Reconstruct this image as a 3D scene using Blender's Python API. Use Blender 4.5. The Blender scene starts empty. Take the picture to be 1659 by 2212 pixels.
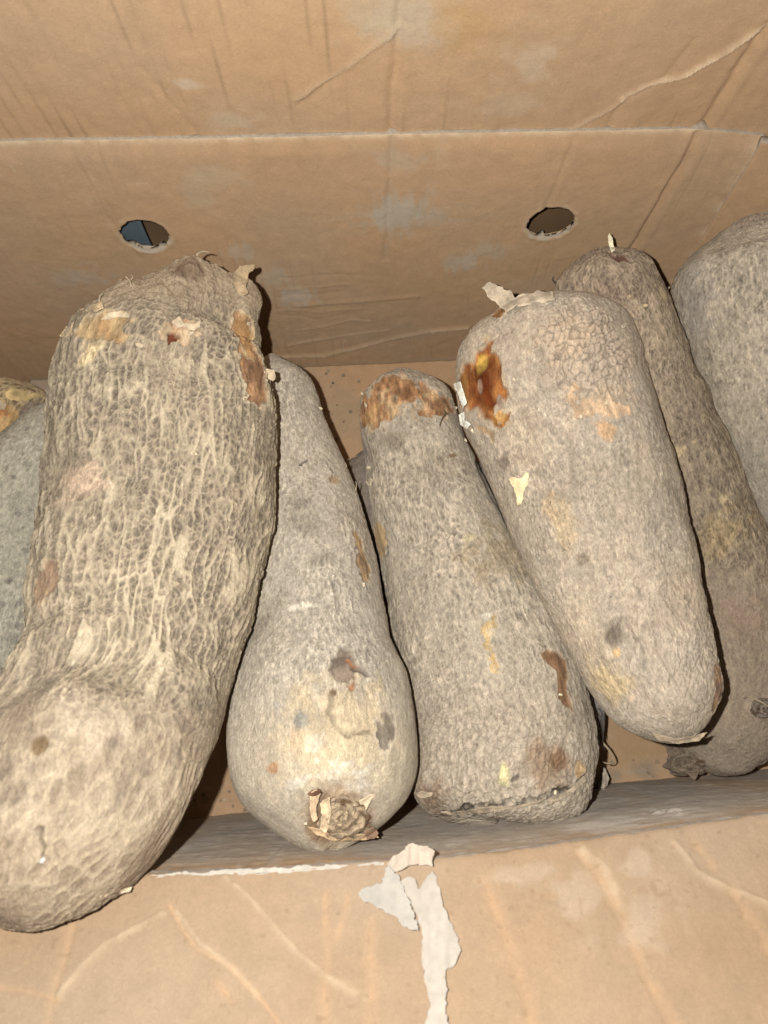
import bpy, math, random
import numpy as np
from mathutils import Matrix, Vector

# ------------------------------------------------------------------ camera, light, exposure
sc = bpy.context.scene
PITCH = math.radians(73.0)            # below the horizon
CAM = np.array([0.0, 0.0, 0.62])
F_PX, CX, CY = 1661.0, 829.5, 1106.0  # focal length and centre, in the 1659 x 2212 reading of the photograph
FWD = np.array([0.0, math.cos(PITCH), -math.sin(PITCH)])
UPV = np.array([0.0, math.sin(PITCH), math.cos(PITCH)])
RGT = np.array([1.0, 0.0, 0.0])
cd = bpy.data.cameras.new("camera")
cam = bpy.data.objects.new("camera", cd)
sc.collection.objects.link(cam)
m3 = Matrix((RGT, UPV, -FWD)).transposed()
cam.matrix_world = Matrix.Translation(CAM) @ m3.to_4x4()
cd.sensor_fit = 'VERTICAL'
cd.sensor_height = 36.0
cd.lens = 36.0 * F_PX / 2212.0
cd.clip_start = 0.01
cd.clip_end = 50
cd.dof.use_dof = True
cd.dof.focus_distance = 0.455
cd.dof.aperture_fstop = 13.0
sc.camera = cam

w = bpy.data.worlds.new("World")
sc.world = w
w.use_nodes = True
w.node_tree.nodes["Background"].inputs[0].default_value = (1.0, 0.9, 0.8, 1)
w.node_tree.nodes["Background"].inputs[1].default_value = 0.06

ld = bpy.data.lights.new("flash", 'POINT')   # the phone's flash, beside its lens
ld.energy = 10.2
ld.color = (1.0, 0.98, 0.955)
ld.shadow_soft_size = 0.0022
flash = bpy.data.objects.new("flash", ld)
sc.collection.objects.link(flash)
flash.location = CAM - 0.021 * RGT + 0.009 * UPV

vs = sc.view_settings
sc.display_settings.display_device = 'sRGB'
vs.view_transform = 'Standard'
vs.look = 'None'
vs.exposure = 0.0
vs.gamma = 1.0

# ------------------------------------------------------------------ helpers
rng = np.random.default_rng(7)
random.seed(7)

def ray(px, py):
    return FWD + RGT * ((px - CX) / F_PX) + UPV * ((CY - py) / F_PX)
def at(px, py, z):
    d = ray(px, py); return CAM + d * ((z - CAM[2]) / d[2])
def at_d(px, py, depth):
    return CAM + ray(px, py) * depth
def project(P):
    q = P - CAM
    zc = q @ FWD
    return CX + F_PX * (q @ RGT) / zc, CY - F_PX * (q @ UPV) / zc, zc

def lin(*c):
    if len(c) == 1: c = c[0]
    c = np.asarray(c, float) / 255.0
    return np.where(c <= 0.04045, c / 12.92, ((c + 0.055) / 1.055) ** 2.4)

def _hash(ix, iy, iz, seed):
    h = (ix.astype(np.uint32) * np.uint32(73856093)) ^ (iy.astype(np.uint32) * np.uint32(19349663)) ^ (iz.astype(np.uint32) * np.uint32(83492791)) ^ np.uint32((seed * 2654435761) & 0xffffffff)
    h ^= h >> np.uint32(15); h *= np.uint32(0x2c1b3c6d); h ^= h >> np.uint32(12); h *= np.uint32(0x297a2d39); h ^= h >> np.uint32(15)
    return h
def _u(h): return (h & np.uint32(0xffffff)).astype(np.float32) / np.float32(16777216)

def noise(p, seed=0):
    """smooth value noise in -1..1"""
    p = np.asarray(p, np.float32)
    i = np.floor(p).astype(np.int32); f = p - i
    f = f * f * f * (f * (f * 6 - 15) + 10)
    out = np.zeros(len(p), np.float32)
    for a in (0, 1):
        wx = f[:, 0] if a else 1 - f[:, 0]
        for b in (0, 1):
            wy = f[:, 1] if b else 1 - f[:, 1]
            for c in (0, 1):
                wz = f[:, 2] if c else 1 - f[:, 2]
                out += wx * wy * wz * _u(_hash(i[:, 0] + a, i[:, 1] + b, i[:, 2] + c, seed))
    return out * 2 - 1
def fbm(p, seed=0, octv=4, gain=0.5):
    p = np.asarray(p, np.float32); s = 0; a = 1.0; t = 0
    for k in range(octv):
        s = s + a * noise(p * (2.03 ** k) + 17.3 * k, seed + k); t += a; a *= gain
    return s / t * 1.6
def worley(p, seed=0, jit=0.95):
    p = np.asarray(p, np.float32)
    i = np.floor(p).astype(np.int32)
    f1 = np.full(len(p), 9, np.float32); f2 = f1.copy(); cid = np.zeros(len(p), np.uint32)
    for a in (-1, 0, 1):
        for b in (-1, 0, 1):
            for c in (-1, 0, 1):
                jx, jy, jz = i[:, 0] + a, i[:, 1] + b, i[:, 2] + c
                h = _hash(jx, jy, jz, seed)
                hx = (h & np.uint32(1023)).astype(np.float32) / 1023
                hy = ((h >> np.uint32(10)) & np.uint32(1023)).astype(np.float32) / 1023
                hz = ((h >> np.uint32(20)) & np.uint32(1023)).astype(np.float32) / 1023
                d = np.sqrt((jx + 0.5 + (hx - .5) * jit - p[:, 0]) ** 2 + (jy + 0.5 + (hy - .5) * jit - p[:, 1]) ** 2 + (jz + 0.5 + (hz - .5) * jit - p[:, 2]) ** 2)
                near = d < f1
                f2 = np.where(near, f1, np.minimum(f2, d)); cid = np.where(near, h, cid); f1 = np.where(near, d, f1)
    return f1, f2, _u(cid * np.uint32(2246822519))
def sstep(a, b, x):
    t = np.clip((x - a) / (b - a), 0, 1); return t * t * (3 - 2 * t)
def mixc(c, col, m):
    return c * (1 - m[:, None]) + np.asarray(col) * m[:, None]
def seg_dist(q, pts, closed):
    """distance of 2D points q to a polyline"""
    d = np.full(len(q), 1e9)
    n = len(pts)
    for k in range(n if closed else n - 1):
        a = pts[k]; b = pts[(k + 1) % n]; ab = b - a
        t = np.clip(((q - a) @ ab) / max(ab @ ab, 1e-12), 0, 1)
        d = np.minimum(d, np.hypot(*(q - (a + t[:, None] * ab)).T))
    return d
def poly_sd(q, pts):
    """signed distance, negative inside"""
    inside = np.zeros(len(q), bool); n = len(pts)
    for k in range(n):
        (x1, y1), (x2, y2) = pts[k], pts[(k + 1) % n]
        if y1 == y2: continue
        c = (y1 > q[:, 1]) != (y2 > q[:, 1])
        inside ^= c & (q[:, 0] < (x2 - x1) * (q[:, 1] - y1) / (y2 - y1) + x1)
    d = seg_dist(q, pts, True)
    return np.where(inside, -d, d)

def mesh_from(name, V, faces, mat, parent=None, col=None, smooth=True, gloss=None, mats=None):
    me = bpy.data.meshes.new(name)
    V = np.asarray(V, np.float32)
    if isinstance(faces, np.ndarray):
        nf, k = faces.shape
        me.vertices.add(len(V)); me.vertices.foreach_set("co", V.ravel())
        me.loops.add(nf * k); me.loops.foreach_set("vertex_index", faces.ravel().astype(np.int32))
        me.polygons.add(nf)
        me.polygons.foreach_set("loop_start", (np.arange(nf) * k).astype(np.int32))
        me.polygons.foreach_set("loop_total", np.full(nf, k, np.int32))
        me.update(calc_edges=True)
    else:
        me.from_pydata([tuple(v) for v in V], [], faces)
    me.validate()
    if smooth:
        me.polygons.foreach_set("use_smooth", np.ones(len(me.polygons), bool))
    if col is not None:
        a = me.attributes.new("albedo", 'FLOAT_COLOR', 'POINT')
        c4 = np.ones((len(V), 4), np.float32); c4[:, :3] = np.clip(col, 0.004, 0.9)
        a.data.foreach_set("color", c4.ravel())
    if gloss is not None:
        a = me.attributes.new("gloss", 'FLOAT', 'POINT')
        a.data.foreach_set("value", np.asarray(gloss, np.float32))
    for m in (mats or [mat]): me.materials.append(m)
    o = bpy.data.objects.new(name, me)
    sc.collection.objects.link(o)
    if parent is not None:
        o.parent = parent
        o.matrix_parent_inverse = Matrix.Translation(-parent.location)
    return o

def grid_faces(nu, nv, wrap_v=False):
    i = np.arange(nu - 1)[:, None]; j = np.arange(nv if wrap_v else nv - 1)[None, :]
    a = i * nv + j; b = i * nv + (j + 1) % nv; c = (i + 1) * nv + (j + 1) % nv; d = (i + 1) * nv + j
    return np.stack([a, b, c, d], -1).reshape(-1, 4)

def thing(name, label, cat, loc, group=None):
    o = bpy.data.objects.new(name, None); sc.collection.objects.link(o)
    o.location = [float(v) for v in loc]; o.empty_display_size = 0.02
    o["label"] = label; o["category"] = cat
    if group: o["group"] = group
    return o

# ------------------------------------------------------------------ materials
def new_mat(name):
    m = bpy.data.materials.new(name); m.use_nodes = True
    nt = m.node_tree; bs = nt.nodes["Principled BSDF"]
    return m, nt, bs
def N(nt, t, **kw):
    n = nt.nodes.new(t)
    for k, v in kw.items(): setattr(n, k, v)
    return n
def attr_mat(name, fine, amp, bump_d, rough=0.85, stretch=(1, 1, 1), flecks=0.0, spec=0.25, coarse=0.06, drough=.6):
    """albedo from the mesh attribute, broken up by fine fibre grain"""
    m, nt, bs = new_mat(name)
    L = nt.links.new
    at_ = N(nt, 'ShaderNodeAttribute', attribute_name='albedo')
    tc = N(nt, 'ShaderNodeTexCoord'); mp = N(nt, 'ShaderNodeMapping'); mp.inputs['Scale'].default_value = stretch
    L(tc.outputs['Object'], mp.inputs[0])
    n1 = N(nt, 'ShaderNodeTexNoise'); n1.inputs['Scale'].default_value = fine; n1.inputs['Detail'].default_value = 5; n1.inputs['Roughness'].default_value = 0.65; n1.inputs['Distortion'].default_value = 1.2
    L(mp.outputs[0], n1.inputs['Vector'])
    n2 = N(nt, 'ShaderNodeTexNoise'); n2.inputs['Scale'].default_value = fine * 0.16; n2.inputs['Detail'].default_value = 4
    L(mp.outputs[0], n2.inputs['Vector'])
    r1 = N(nt, 'ShaderNodeMapRange'); r1.inputs[1].default_value = 0.3; r1.inputs[2].default_value = 0.7; r1.inputs[3].default_value = 1 - amp; r1.inputs[4].default_value = 1 + amp
    L(n1.outputs[0], r1.inputs[0])
    r2 = N(nt, 'ShaderNodeMapRange'); r2.inputs[1].default_value = 0.3; r2.inputs[2].default_value = 0.7; r2.inputs[3].default_value = 1 - coarse; r2.inputs[4].default_value = 1 + coarse
    L(n2.outputs[0], r2.inputs[0])
    mu = N(nt, 'ShaderNodeMath', operation='MULTIPLY'); L(r1.outputs[0], mu.inputs[0]); L(r2.outputs[0], mu.inputs[1])
    last = mu.outputs[0]
    if flecks:
        n3 = N(nt, 'ShaderNodeTexNoise'); n3.inputs['Scale'].default_value = fine * 0.55; n3.inputs['Detail'].default_value = 2; n3.inputs['Distortion'].default_value = 2.5
        L(mp.outputs[0], n3.inputs['Vector'])
        r3 = N(nt, 'ShaderNodeMapRange'); r3.inputs[1].default_value = 0.69; r3.inputs[2].default_value = 0.78; r3.inputs[3].default_value = 1.0; r3.inputs[4].default_value = 1 + flecks
        L(n3.outputs[0], r3.inputs[0])
        r4 = N(nt, 'ShaderNodeMapRange'); r4.inputs[1].default_value = 0.22; r4.inputs[2].default_value = 0.31; r4.inputs[3].default_value = 1 - flecks * 1.1; r4.inputs[4].default_value = 1.0
        L(n3.outputs[0], r4.inputs[0])
        m2 = N(nt, 'ShaderNodeMath', operation='MULTIPLY'); L(r3.outputs[0], m2.inputs[0]); L(r4.outputs[0], m2.inputs[1])
        m4 = N(nt, 'ShaderNodeMath', operation='MULTIPLY'); L(m2.outputs[0], m4.inputs[0]); L(last, m4.inputs[1]); last = m4.outputs[0]
    vm = N(nt, 'ShaderNodeVectorMath', operation='SCALE')
    L(at_.outputs['Color'], vm.inputs[0]); L(last, vm.inputs['Scale'])
    L(vm.outputs[0], bs.inputs['Base Color'])
    gl = N(nt, 'ShaderNodeAttribute', attribute_name='gloss')
    r5 = N(nt, 'ShaderNodeMapRange'); r5.inputs[3].default_value = rough; r5.inputs[4].default_value = 0.38
    L(gl.outputs['Fac'], r5.inputs[0]); L(r5.outputs[0], bs.inputs['Roughness'])
    bs.inputs['Specular IOR Level'].default_value = spec
    if 'Diffuse Roughness' in bs.inputs: bs.inputs['Diffuse Roughness'].default_value = drough
    else: print('no diffuse roughness')
    bp = N(nt, 'ShaderNodeBump'); bp.inputs['Strength'].default_value = 1.0; bp.inputs['Distance'].default_value = bump_d
    L(n1.outputs[0], bp.inputs['Height']); L(bp.outputs[0], bs.inputs['Normal'])
    return m

M_SKIN = attr_mat("yam_skin", 900, 0.30, 0.0012, rough=0.9, coarse=0.08, flecks=0.22, spec=0.15, stretch=(1, .5, 1), drough=.55)
M_CARD = attr_mat("kraft_cardboard", 560, 0.085, 0.0005, rough=0.8, flecks=0.16, spec=0.15, coarse=0.05, drough=.45)
M_PAPER = attr_mat("torn_paper", 600, 0.05, 0.0002, rough=0.9, coarse=0.03)
M_PEEL = attr_mat("dry_peel", 800, 0.2, 0.0009, rough=0.9, coarse=0.14, drough=1.0)
def flat_mat(name, c, rough=0.85, nz=60, amp=0.15):
    m, nt, bs = new_mat(name); L = nt.links.new
    tc = N(nt, 'ShaderNodeTexCoord'); n = N(nt, 'ShaderNodeTexNoise'); n.inputs['Scale'].default_value = nz; n.inputs['Detail'].default_value = 6
    L(tc.outputs['Object'], n.inputs['Vector'])
    r = N(nt, 'ShaderNodeMapRange'); r.inputs[1].default_value = .3; r.inputs[2].default_value = .7; r.inputs[3].default_value = 1 - amp; r.inputs[4].default_value = 1 + amp
    L(n.outputs[0], r.inputs[0])
    vm = N(nt, 'ShaderNodeVectorMath', operation='SCALE'); vm.inputs[0].default_value = c; L(r.outputs[0], vm.inputs['Scale'])
    L(vm.outputs[0], bs.inputs['Base Color']); bs.inputs['Roughness'].default_value = rough
    bp = N(nt, 'ShaderNodeBump'); bp.inputs['Distance'].default_value = .001; bp.inputs['Strength'].default_value = .6
    L(n.outputs[0], bp.inputs['Height']); L(bp.outputs[0], bs.inputs['Normal'])
    return m
M_EDGE = flat_mat("corrugated_edge", (.40, .33, .25), nz=500)
M_GROUND = flat_mat("ground_boards", (.26, .15, .075), nz=14, amp=.25)
M_BROWN = flat_mat("brown_board", (.16, .095, .045), nz=30, amp=.2)
M_BLUE = flat_mat("blue_plastic", (.11, .145, .165), rough=.5, nz=30, amp=.1)

KRAFT = np.array([.46, .298, .168])
DUST = np.array([.36, .30, .225])
PALE = np.array([.58, .45, .30])

# ------------------------------------------------------------------ cardboard sheets
class Sheet:
    """A panel P(u,v) with metric grid coordinates; creases and smears are laid in its own plane."""
    def __init__(s, P, A, B):
        s.nu, s.nv = P.shape[:2]
        s.P = P.reshape(-1, 3).astype(float); s.A = A.ravel(); s.B = B.ravel()
        s.q = np.stack([s.A, s.B], 1)
        s.q3 = np.c_[s.q, np.zeros(len(s.q))]
        du = np.gradient(P, axis=0); dv = np.gradient(P, axis=1)
        n = np.cross(du, dv).reshape(-1, 3); n /= np.linalg.norm(n, axis=1)[:, None] + 1e-12
        f = ((CAM - s.P) * n).sum(1)
        s.sgn = np.sign(np.median(f)); s.n = n * s.sgn
        s.px, s.py, _ = project(s.P)
        s.col = np.tile(KRAFT, (len(s.P), 1)); s.h = np.zeros(len(s.P))
    def uv(s, pts):
        out = []
        for x, y in pts:
            k = np.argmin((s.px - x) ** 2 + (s.py - y) ** 2); out.append(s.q[k])
        return np.array(out)
    def crease(s, pts, wdt=.0022, depth=-.0008, color=None, cw=.0011, amt=.6, ragged=.0006, seed=1, lip=0.0):
        wdt *= .85; depth *= 2.0; lip *= 1.8; amt = min(1, amt * 1.3)
        u = s.uv(pts); wob = np.stack([noise(s.q3 * 60, seed), noise(s.q3 * 60, seed + 9)], 1) * ragged
        d = seg_dist(s.q + wob, u, False)
        s.h += depth * np.exp(-(d / wdt) ** 2)
        if lip: s.h += lip * np.exp(-((d - wdt * 2.2) / wdt) ** 2)
        if color is not None:
            mm = np.exp(-(d / cw) ** 2) * amt * np.clip(.75 + .5 * noise(s.q3 * 250, seed + 3), 0, 1.2)
            s.col = mixc(s.col, color, np.clip(mm, 0, 1))
    def smear(s, x, y, rx, ry, color, amt=.5, rot=0, seed=1, fx=120, fy=120, thr=0.0):
        c = s.uv([(x, y)])[0]
        d = s.q - c; ca, sa = math.cos(rot), math.sin(rot)
        a = (d[:, 0] * ca + d[:, 1] * sa) / rx; b = (-d[:, 0] * sa + d[:, 1] * ca) / ry
        g = np.exp(-(a * a + b * b))
        k = g > .02
        n_ = np.zeros(len(g)); n_[k] = fbm(np.c_[s.q[k, 0] * fx, s.q[k, 1] * fy, np.zeros(k.sum())], seed, 4)
        mm = sstep(.15, .75, g + .55 * n_ * (g > .02) - thr) * amt * np.clip(.3 + g, 0, 1)
        s.col = mixc(s.col, color, mm)
    def build(s, name, parent, thick, holes=(), mat2=None, label=None):
        P = s.P + s.n * s.h[:, None]
        f = grid_faces(s.nu, s.nv)
        if s.sgn > 0: f = f[:, ::-1]
        col = s.col
        if holes:
            keep = np.ones(len(f), bool)
            cell = max(abs(s.A[s.nv] - s.A[0]), abs(s.B[1] - s.B[0]))
            for (c, r, sd) in holes:
                d = s.q - c; rr = np.hypot(d[:, 0], d[:, 1]); th = np.arctan2(d[:, 1], d[:, 0])
                R = r * (1 + .03 * np.sin(2 * th + sd) + .022 * np.sin(7 * th + 2 * sd) + .018 * np.sin(13 * th + sd))
                snap = np.abs(rr - R) < cell * .75
                k = (R / np.maximum(rr, 1e-6))[snap]
                Pm = P.reshape(s.nu, s.nv, 3)
                newq = c + d[snap] * k[:, None]
                dA = newq[:, 0] - s.q[snap, 0]; dB = newq[:, 1] - s.q[snap, 1]
                gu = np.gradient(Pm, axis=0).reshape(-1, 3) / (np.gradient(s.A.reshape(s.nu, s.nv), axis=0).reshape(-1, 1))
                gv = np.gradient(Pm, axis=1).reshape(-1, 3) / (np.gradient(s.B.reshape(s.nu, s.nv), axis=1).reshape(-1, 1))
                P[snap] += gu[snap] * dA[:, None] + gv[snap] * dB[:, None]
                inside = (rr < R) & ~snap
                keep &= ~inside[f].any(1)
                keep &= ~(((rr < R) | snap)[f].all(1) & (snap[f].sum(1) == 4))
            f = f[keep]
            used = np.zeros(len(P), bool); used[f.ravel()] = True
            idx = np.cumsum(used) - 1
            P = P[used]; col = col[used]; f = idx[f]
        o = mesh_from(name, P, f.astype(np.int32), M_CARD, parent, col, mats=[M_CARD, mat2 or M_EDGE])
        md = o.modifiers.new("thickness", 'SOLIDIFY'); md.thickness = thick; md.offset = -1
        md.material_offset_rim = 1; md.use_even_offset = False
        if label: o["label"] = label
        return o

def card_grain(s, flute_axis=0, pitch=.0078, amp=.00007, seed=3, line=.07, bumps=.0003):
    """flutes telegraphing through the liner, gentle buckling, faint broken crease lines"""
    t = s.q[:, flute_axis]
    o = fbm(s.q3 * 9, seed, 3)
    ph = t / pitch + .25 * noise(s.q3 * 14, seed + 2)
    s.h += amp * np.sin(2 * np.pi * ph) * np.clip(.5 + o, 0, 1.3) + bumps * fbm(s.q3 * 22, seed + 4, 3) + .00028 * fbm(s.q3 * 120, seed + 5, 3) + .00012 * fbm(s.q3 * 330, seed + 15, 2)
    fr = np.abs(ph - np.round(ph)) * pitch
    stretch = s.q3.copy(); stretch[:, flute_axis] *= 120; stretch[:, 1 - flute_axis] *= 24
    gate = sstep(-.25, .55, noise(stretch, seed + 6)) * sstep(-.5, .4, o)
    s.col = s.col * (1 - line * (np.exp(-(fr / .0006) ** 2) * gate))[:, None]
    s.h -= .00012 * np.exp(-(fr / .0007) ** 2) * gate
    for k in range(26):                                # hairline scratches and rubbed dashes
        a0 = rng.uniform(s.q[:, 0].min(), s.q[:, 0].max()); b0 = rng.uniform(s.q[:, 1].min(), s.q[:, 1].max()); an = rng.uniform(0, 3.14); ln = rng.uniform(.004, .022)
        sl_ = np.abs(s.q[:, 0] - a0) + np.abs(s.q[:, 1] - b0) < .05
        if not sl_.any(): continue
        u = np.array([[a0, b0], [a0 + ln * math.cos(an), b0 + ln * math.sin(an)]])
        d = seg_dist(s.q[sl_] + .0008 * noise(s.q3[sl_] * 200, k)[:, None], u, False)
        mm = np.exp(-(d / .0007) ** 2) * np.clip(.4 + noise(s.q3[sl_] * 300, k + 3), 0, 1) * .4
        s.col[sl_] = mixc(s.col[sl_], PALE if k % 3 else KRAFT * .6, mm)
    big = fbm(s.q3 * 7, seed + 8, 4)
    s.col = s.col * (1 + .05 * big)[:, None]
    s.col = mixc(s.col, DUST, np.clip(.10 + .16 * fbm(s.q3 * 16, seed + 11, 4), 0, .35))

HB = 0.264                                          # height of the box wall
# plan of the box from points on its floor
FL = at(63, 822, 0); FM = at(850, 785, 0)
wall_dir = (FM - FL) / np.linalg.norm(FM - FL)
wn = np.array([wall_dir[1], -wall_dir[0], 0.0])     # towards the viewer
def on_wall(px, py):
    d = ray(px, py); t = ((FL - CAM) @ wn) / (d @ wn); return CAM + d * t
fold_px = [(-560, 338), (0, 318), (420, 312), (845, 302), (1200, 296), (1508, 290)]
fold_w = [on_wall(*p) for p in fold_px]
za = [p[2] for p in fold_w]; aa = [(p - FL) @ wall_dir for p in fold_w]
aBend = aa[-1]
zt = za[-1]
RC = at(1655, 306, zt - .004); RC[2] = 0           # right corner, in plan
bend = FL + wall_dir * aBend
L2 = np.linalg.norm((RC - bend)[:2]); dir2 = (RC - bend) * [1, 1, 0] / L2
box = thing("cardboard_box", "open brown cardboard carton holding the yams, flaps folded back, two round vent holes", "box", (0, .15, 0))

print("fold z", [round(float(z), 4) for z in za], "a", [round(float(a), 3) for a in aa], 'L2', L2, 'RC', RC, 'FL', FL)
# --- far wall with its two vent holes
a_tot = aBend + L2
na, nb = int(a_tot / .00125), 215
A, T = np.meshgrid(np.linspace(0, a_tot, na), np.linspace(0, 1, nb), indexing='ij')
ztop = np.interp(A, aa + [a_tot], za + [zt - .004])
base = np.where((A < aBend)[..., None], FL + wall_dir * A[..., None], bend + dir2 * (A - aBend)[..., None])
Z = T * ztop
Pw = base.copy(); Pw[..., 2] = Z
# the wall bellies a little and rolls outward at the fold
Pw -= wn * (.004 * np.exp(-((1 - T) * ztop / .006) ** 2))[..., None]
fw = Sheet(Pw, A, Z)
card_grain(fw, 0, seed=11, line=.2, amp=.00016)
fw.crease([(1508, 290), (1370, 535), (1300, 660)], .0028, -.0016, KRAFT * 1.05, .003, .5, seed=5, lip=.0004)
fw.crease([(1241, 302), (1215, 360), (1180, 450)], .0022, -.0008, None, seed=6)
fw.crease([(1215, 360), (1190, 440)], .004, .0004, None, seed=16)
fw.crease([(848, 302), (842, 420), (835, 560)], .0025, -.0011, DUST, .002, .25, seed=7)
fw.crease([(158, 330), (240, 480), (300, 560)], .002, -.0006, None, seed=8)
fw.crease([(345, 330), (362, 420)], .002, -.0004, None, seed=18)
fw.crease([(600, 770), (700, 765), (790, 745), (850, 728), (930, 712), (1010, 705)], .0016, .0014, PALE * .95, .0011, .8, seed=9)
fw.crease([(620, 745), (680, 735), (760, 722), (840, 712)], .0014, .0006, PALE * .9, .0008, .5, seed=10)
fw.crease([(640, 715), (700, 705), (760, 690), (800, 694)], .0012, .0005, PALE * .9, .0007, .35, seed=19)
fw.crease([(640, 660), (760, 650), (900, 640)], .003, .0005, None, seed=20)
for k, y in enumerate((600, 622, 640, 668, 682)):
    fw.crease([(600, y), (680, y - 6 + 3 * k), (790 - 30 * (k % 3), y - 4)], .0024, .0003 if k % 2 else -.00025, None, seed=30 + k, ragged=.003)
fw.smear(855, 462, .020, .018, np.array([.43, .38, .30]), .75, seed=21, fx=300, fy=90)
fw.smear(880, 470, .034, .012, np.array([.40, .34, .26]), .5, seed=22, fx=60, fy=260)
fw.smear(640, 640, .020, .012, np.array([.46, .39, .30]), .7, seed=23, fx=420, fy=60)
fw.smear(590, 600, .014, .014, np.array([.44, .37, .27]), .55, seed=24, fx=420, fy=80)
fw.smear(1000, 570, .016, .012, np.array([.44, .38, .29]), .6, seed=25, fx=420, fy=60)
fw.smear(1060, 545, .014, .01, np.array([.44, .37, .27]), .6, seed=26, fx=420, fy=60)
fw.smear(520, 545, .012, .010, np.array([.44, .37, .27]), .6, seed=27, fx=420, fy=100)
fw.smear(860, 345, .022, .008, np.array([.45, .36, .25]), .5, seed=28)
fw.smear(470, 380, .020, .01, np.array([.46, .36, .24]), .45, seed=29)
fw.smear(420, 420, .010, .02, np.array([.46, .36, .24]), .45, seed=31)
fw.smear(1150, 620, .03, .02, np.array([.43, .33, .22]), .4, seed=33)
fw.smear(180, 600, .02, .012, np.array([.42, .36, .28]), .5, seed=32)
fw.smear(860, 720, .05, .014, np.array([.38, .28, .18]), .35, seed=34)
ridge = np.exp(-((fw.q[:, 1] - np.interp(fw.q[:, 0], aa, za)) / .0022) ** 2)
fw.col = mixc(fw.col, PALE * 1.15, .9 * ridge * np.clip(.8 + .5 * noise(fw.q3 * 200, 4), 0, 1))
near_floor = sstep(.010, .0, fw.q[:, 1]); fw.col = mixc(fw.col, DUST, .5 * near_floor)
corner = np.exp(-((fw.q[:, 0] - a_tot) / .006) ** 2); fw.col = mixc(fw.col, PALE, .75 * corner * np.clip(.5 + noise(fw.q3 * 120, 5), 0, 1))
holes = []
for hx, hy, hw, sd in ((313, 510, 49, 0.4), (1190, 483, 48, 1.9)):
    p = on_wall(hx, hy); dep = (p - CAM) @ FWD
    c = np.array([(p - FL) @ wall_dir, p[2]]); r = hw * dep / F_PX * 1.03
    print("hole r", r, c)
    holes.append((c, r, sd))
    rr = np.hypot(*(fw.q - c).T)
    rag = .0015 * noise(fw.q3 * 300, 8)
    fw.col = mixc(fw.col, np.array([.44, .40, .33]), .85 * sstep(r + .0024, r + .0006, rr + rag) * sstep(.1, -.6, (fw.q[:, 1] - c[1]) / r))
    fw.col = mixc(fw.col, PALE, .35 * sstep(r + .0035, r + .0015, rr + rag * 1.5))
    fw.h += .0006 * np.exp(-((rr - r - .002) / .002) ** 2)
    fw.h -= .0008 * sstep(r + .0015, r, rr)
o = fw.build("wall", box, .0055, holes, label="far wall with two round vent holes and grey dust smears")

# --- far flap standing on the fold
av = np.linspace(-.16, a_tot + .08, 480)
tv = np.linspace(-.014, .21, 160)
A, T = np.meshgrid(av, tv, indexing='ij')
zb = np.interp(A, [-.2] + aa + [a_tot], [za[0]] + za + [zt - .004])
al = math.radians(97.0)
bs_ = np.where((A < aBend)[..., None], FL + wall_dir * A[..., None], bend + dir2 * (A - aBend)[..., None])
Pf = bs_ - wn * .0066
Pf[..., 2] = zb - .002
lean = np.array([wn[0], wn[1], 0]) * (-math.cos(al)) + np.array([0, 0, 1]) * math.sin(al)
Pf = Pf + lean * T[..., None]
ff = Sheet(Pf, A, T)
card_grain(ff, 0, seed=41, line=.26, amp=.00022, bumps=.0005)
ff.crease([(868, 0), (862, 100), (848, 200), (845, 300)], .0028, -.0012, KRAFT * 1.12, .003, .4, seed=42, lip=.0004)
ff.crease([(1508, 290), (1560, 205), (1659, 60)], .0028, -.0014, KRAFT * 1.1, .003, .5, seed=43, lip=.0003)
ff.crease([(1659, 60), (1600, 95), (1550, 125), (1480, 160), (1400, 190), (1350, 215)], .0016, .0010, PALE * 1.25, .0016, .95, seed=44, ragged=.002)
ff.crease([(1350, 215), (1300, 245), (1230, 285)], .0016, .0006, PALE, .0011, .6, seed=45, ragged=.002)
ff.crease([(1365, 205), (1335, 235), (1310, 285)], .002, -.0007, None, seed=46)
ff.crease([(1500, 90), (1440, 165), (1380, 200)], .0025, -.0006, None, seed=47)
ff.crease([(860, 62), (800, 105), (720, 165), (640, 215)], .0018, .0008, PALE * .92, .001, .5, seed=48, ragged=.002)
ff.crease([(740, 150), (690, 200), (650, 230)], .0025, -.0006, None, seed=58)
ff.crease([(310, 150), (400, 260), (430, 300)], .0022, -.0005, KRAFT * 1.1, .0015, .35, seed=49)
ff.smear(880, 45, .020, .016, np.array([.46, .38, .28]), .7, seed=51)
ff.smear(820, 20, .02, .016, np.array([.46, .37, .25]), .5, seed=61)
ff.smear(390, 180, .010, .006, np.array([.55, .45, .33]), .6, seed=52)
ff.smear(1150, 130, .012, .016, np.array([.52, .42, .3]), .5, seed=53)
ff.smear(500, 260, .012, .008, np.array([.5, .4, .28]), .5, seed=54)
ff.smear(1100, 230, .02, .008, np.array([.48, .38, .26]), .4, seed=55)
ff.smear(1000, 60, .02, .02, np.array([.44, .28, .12]), .4, seed=56)
ff.build("flap", box, .005, label="upright far flap of plain kraft card with diagonal scuffs")

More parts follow.
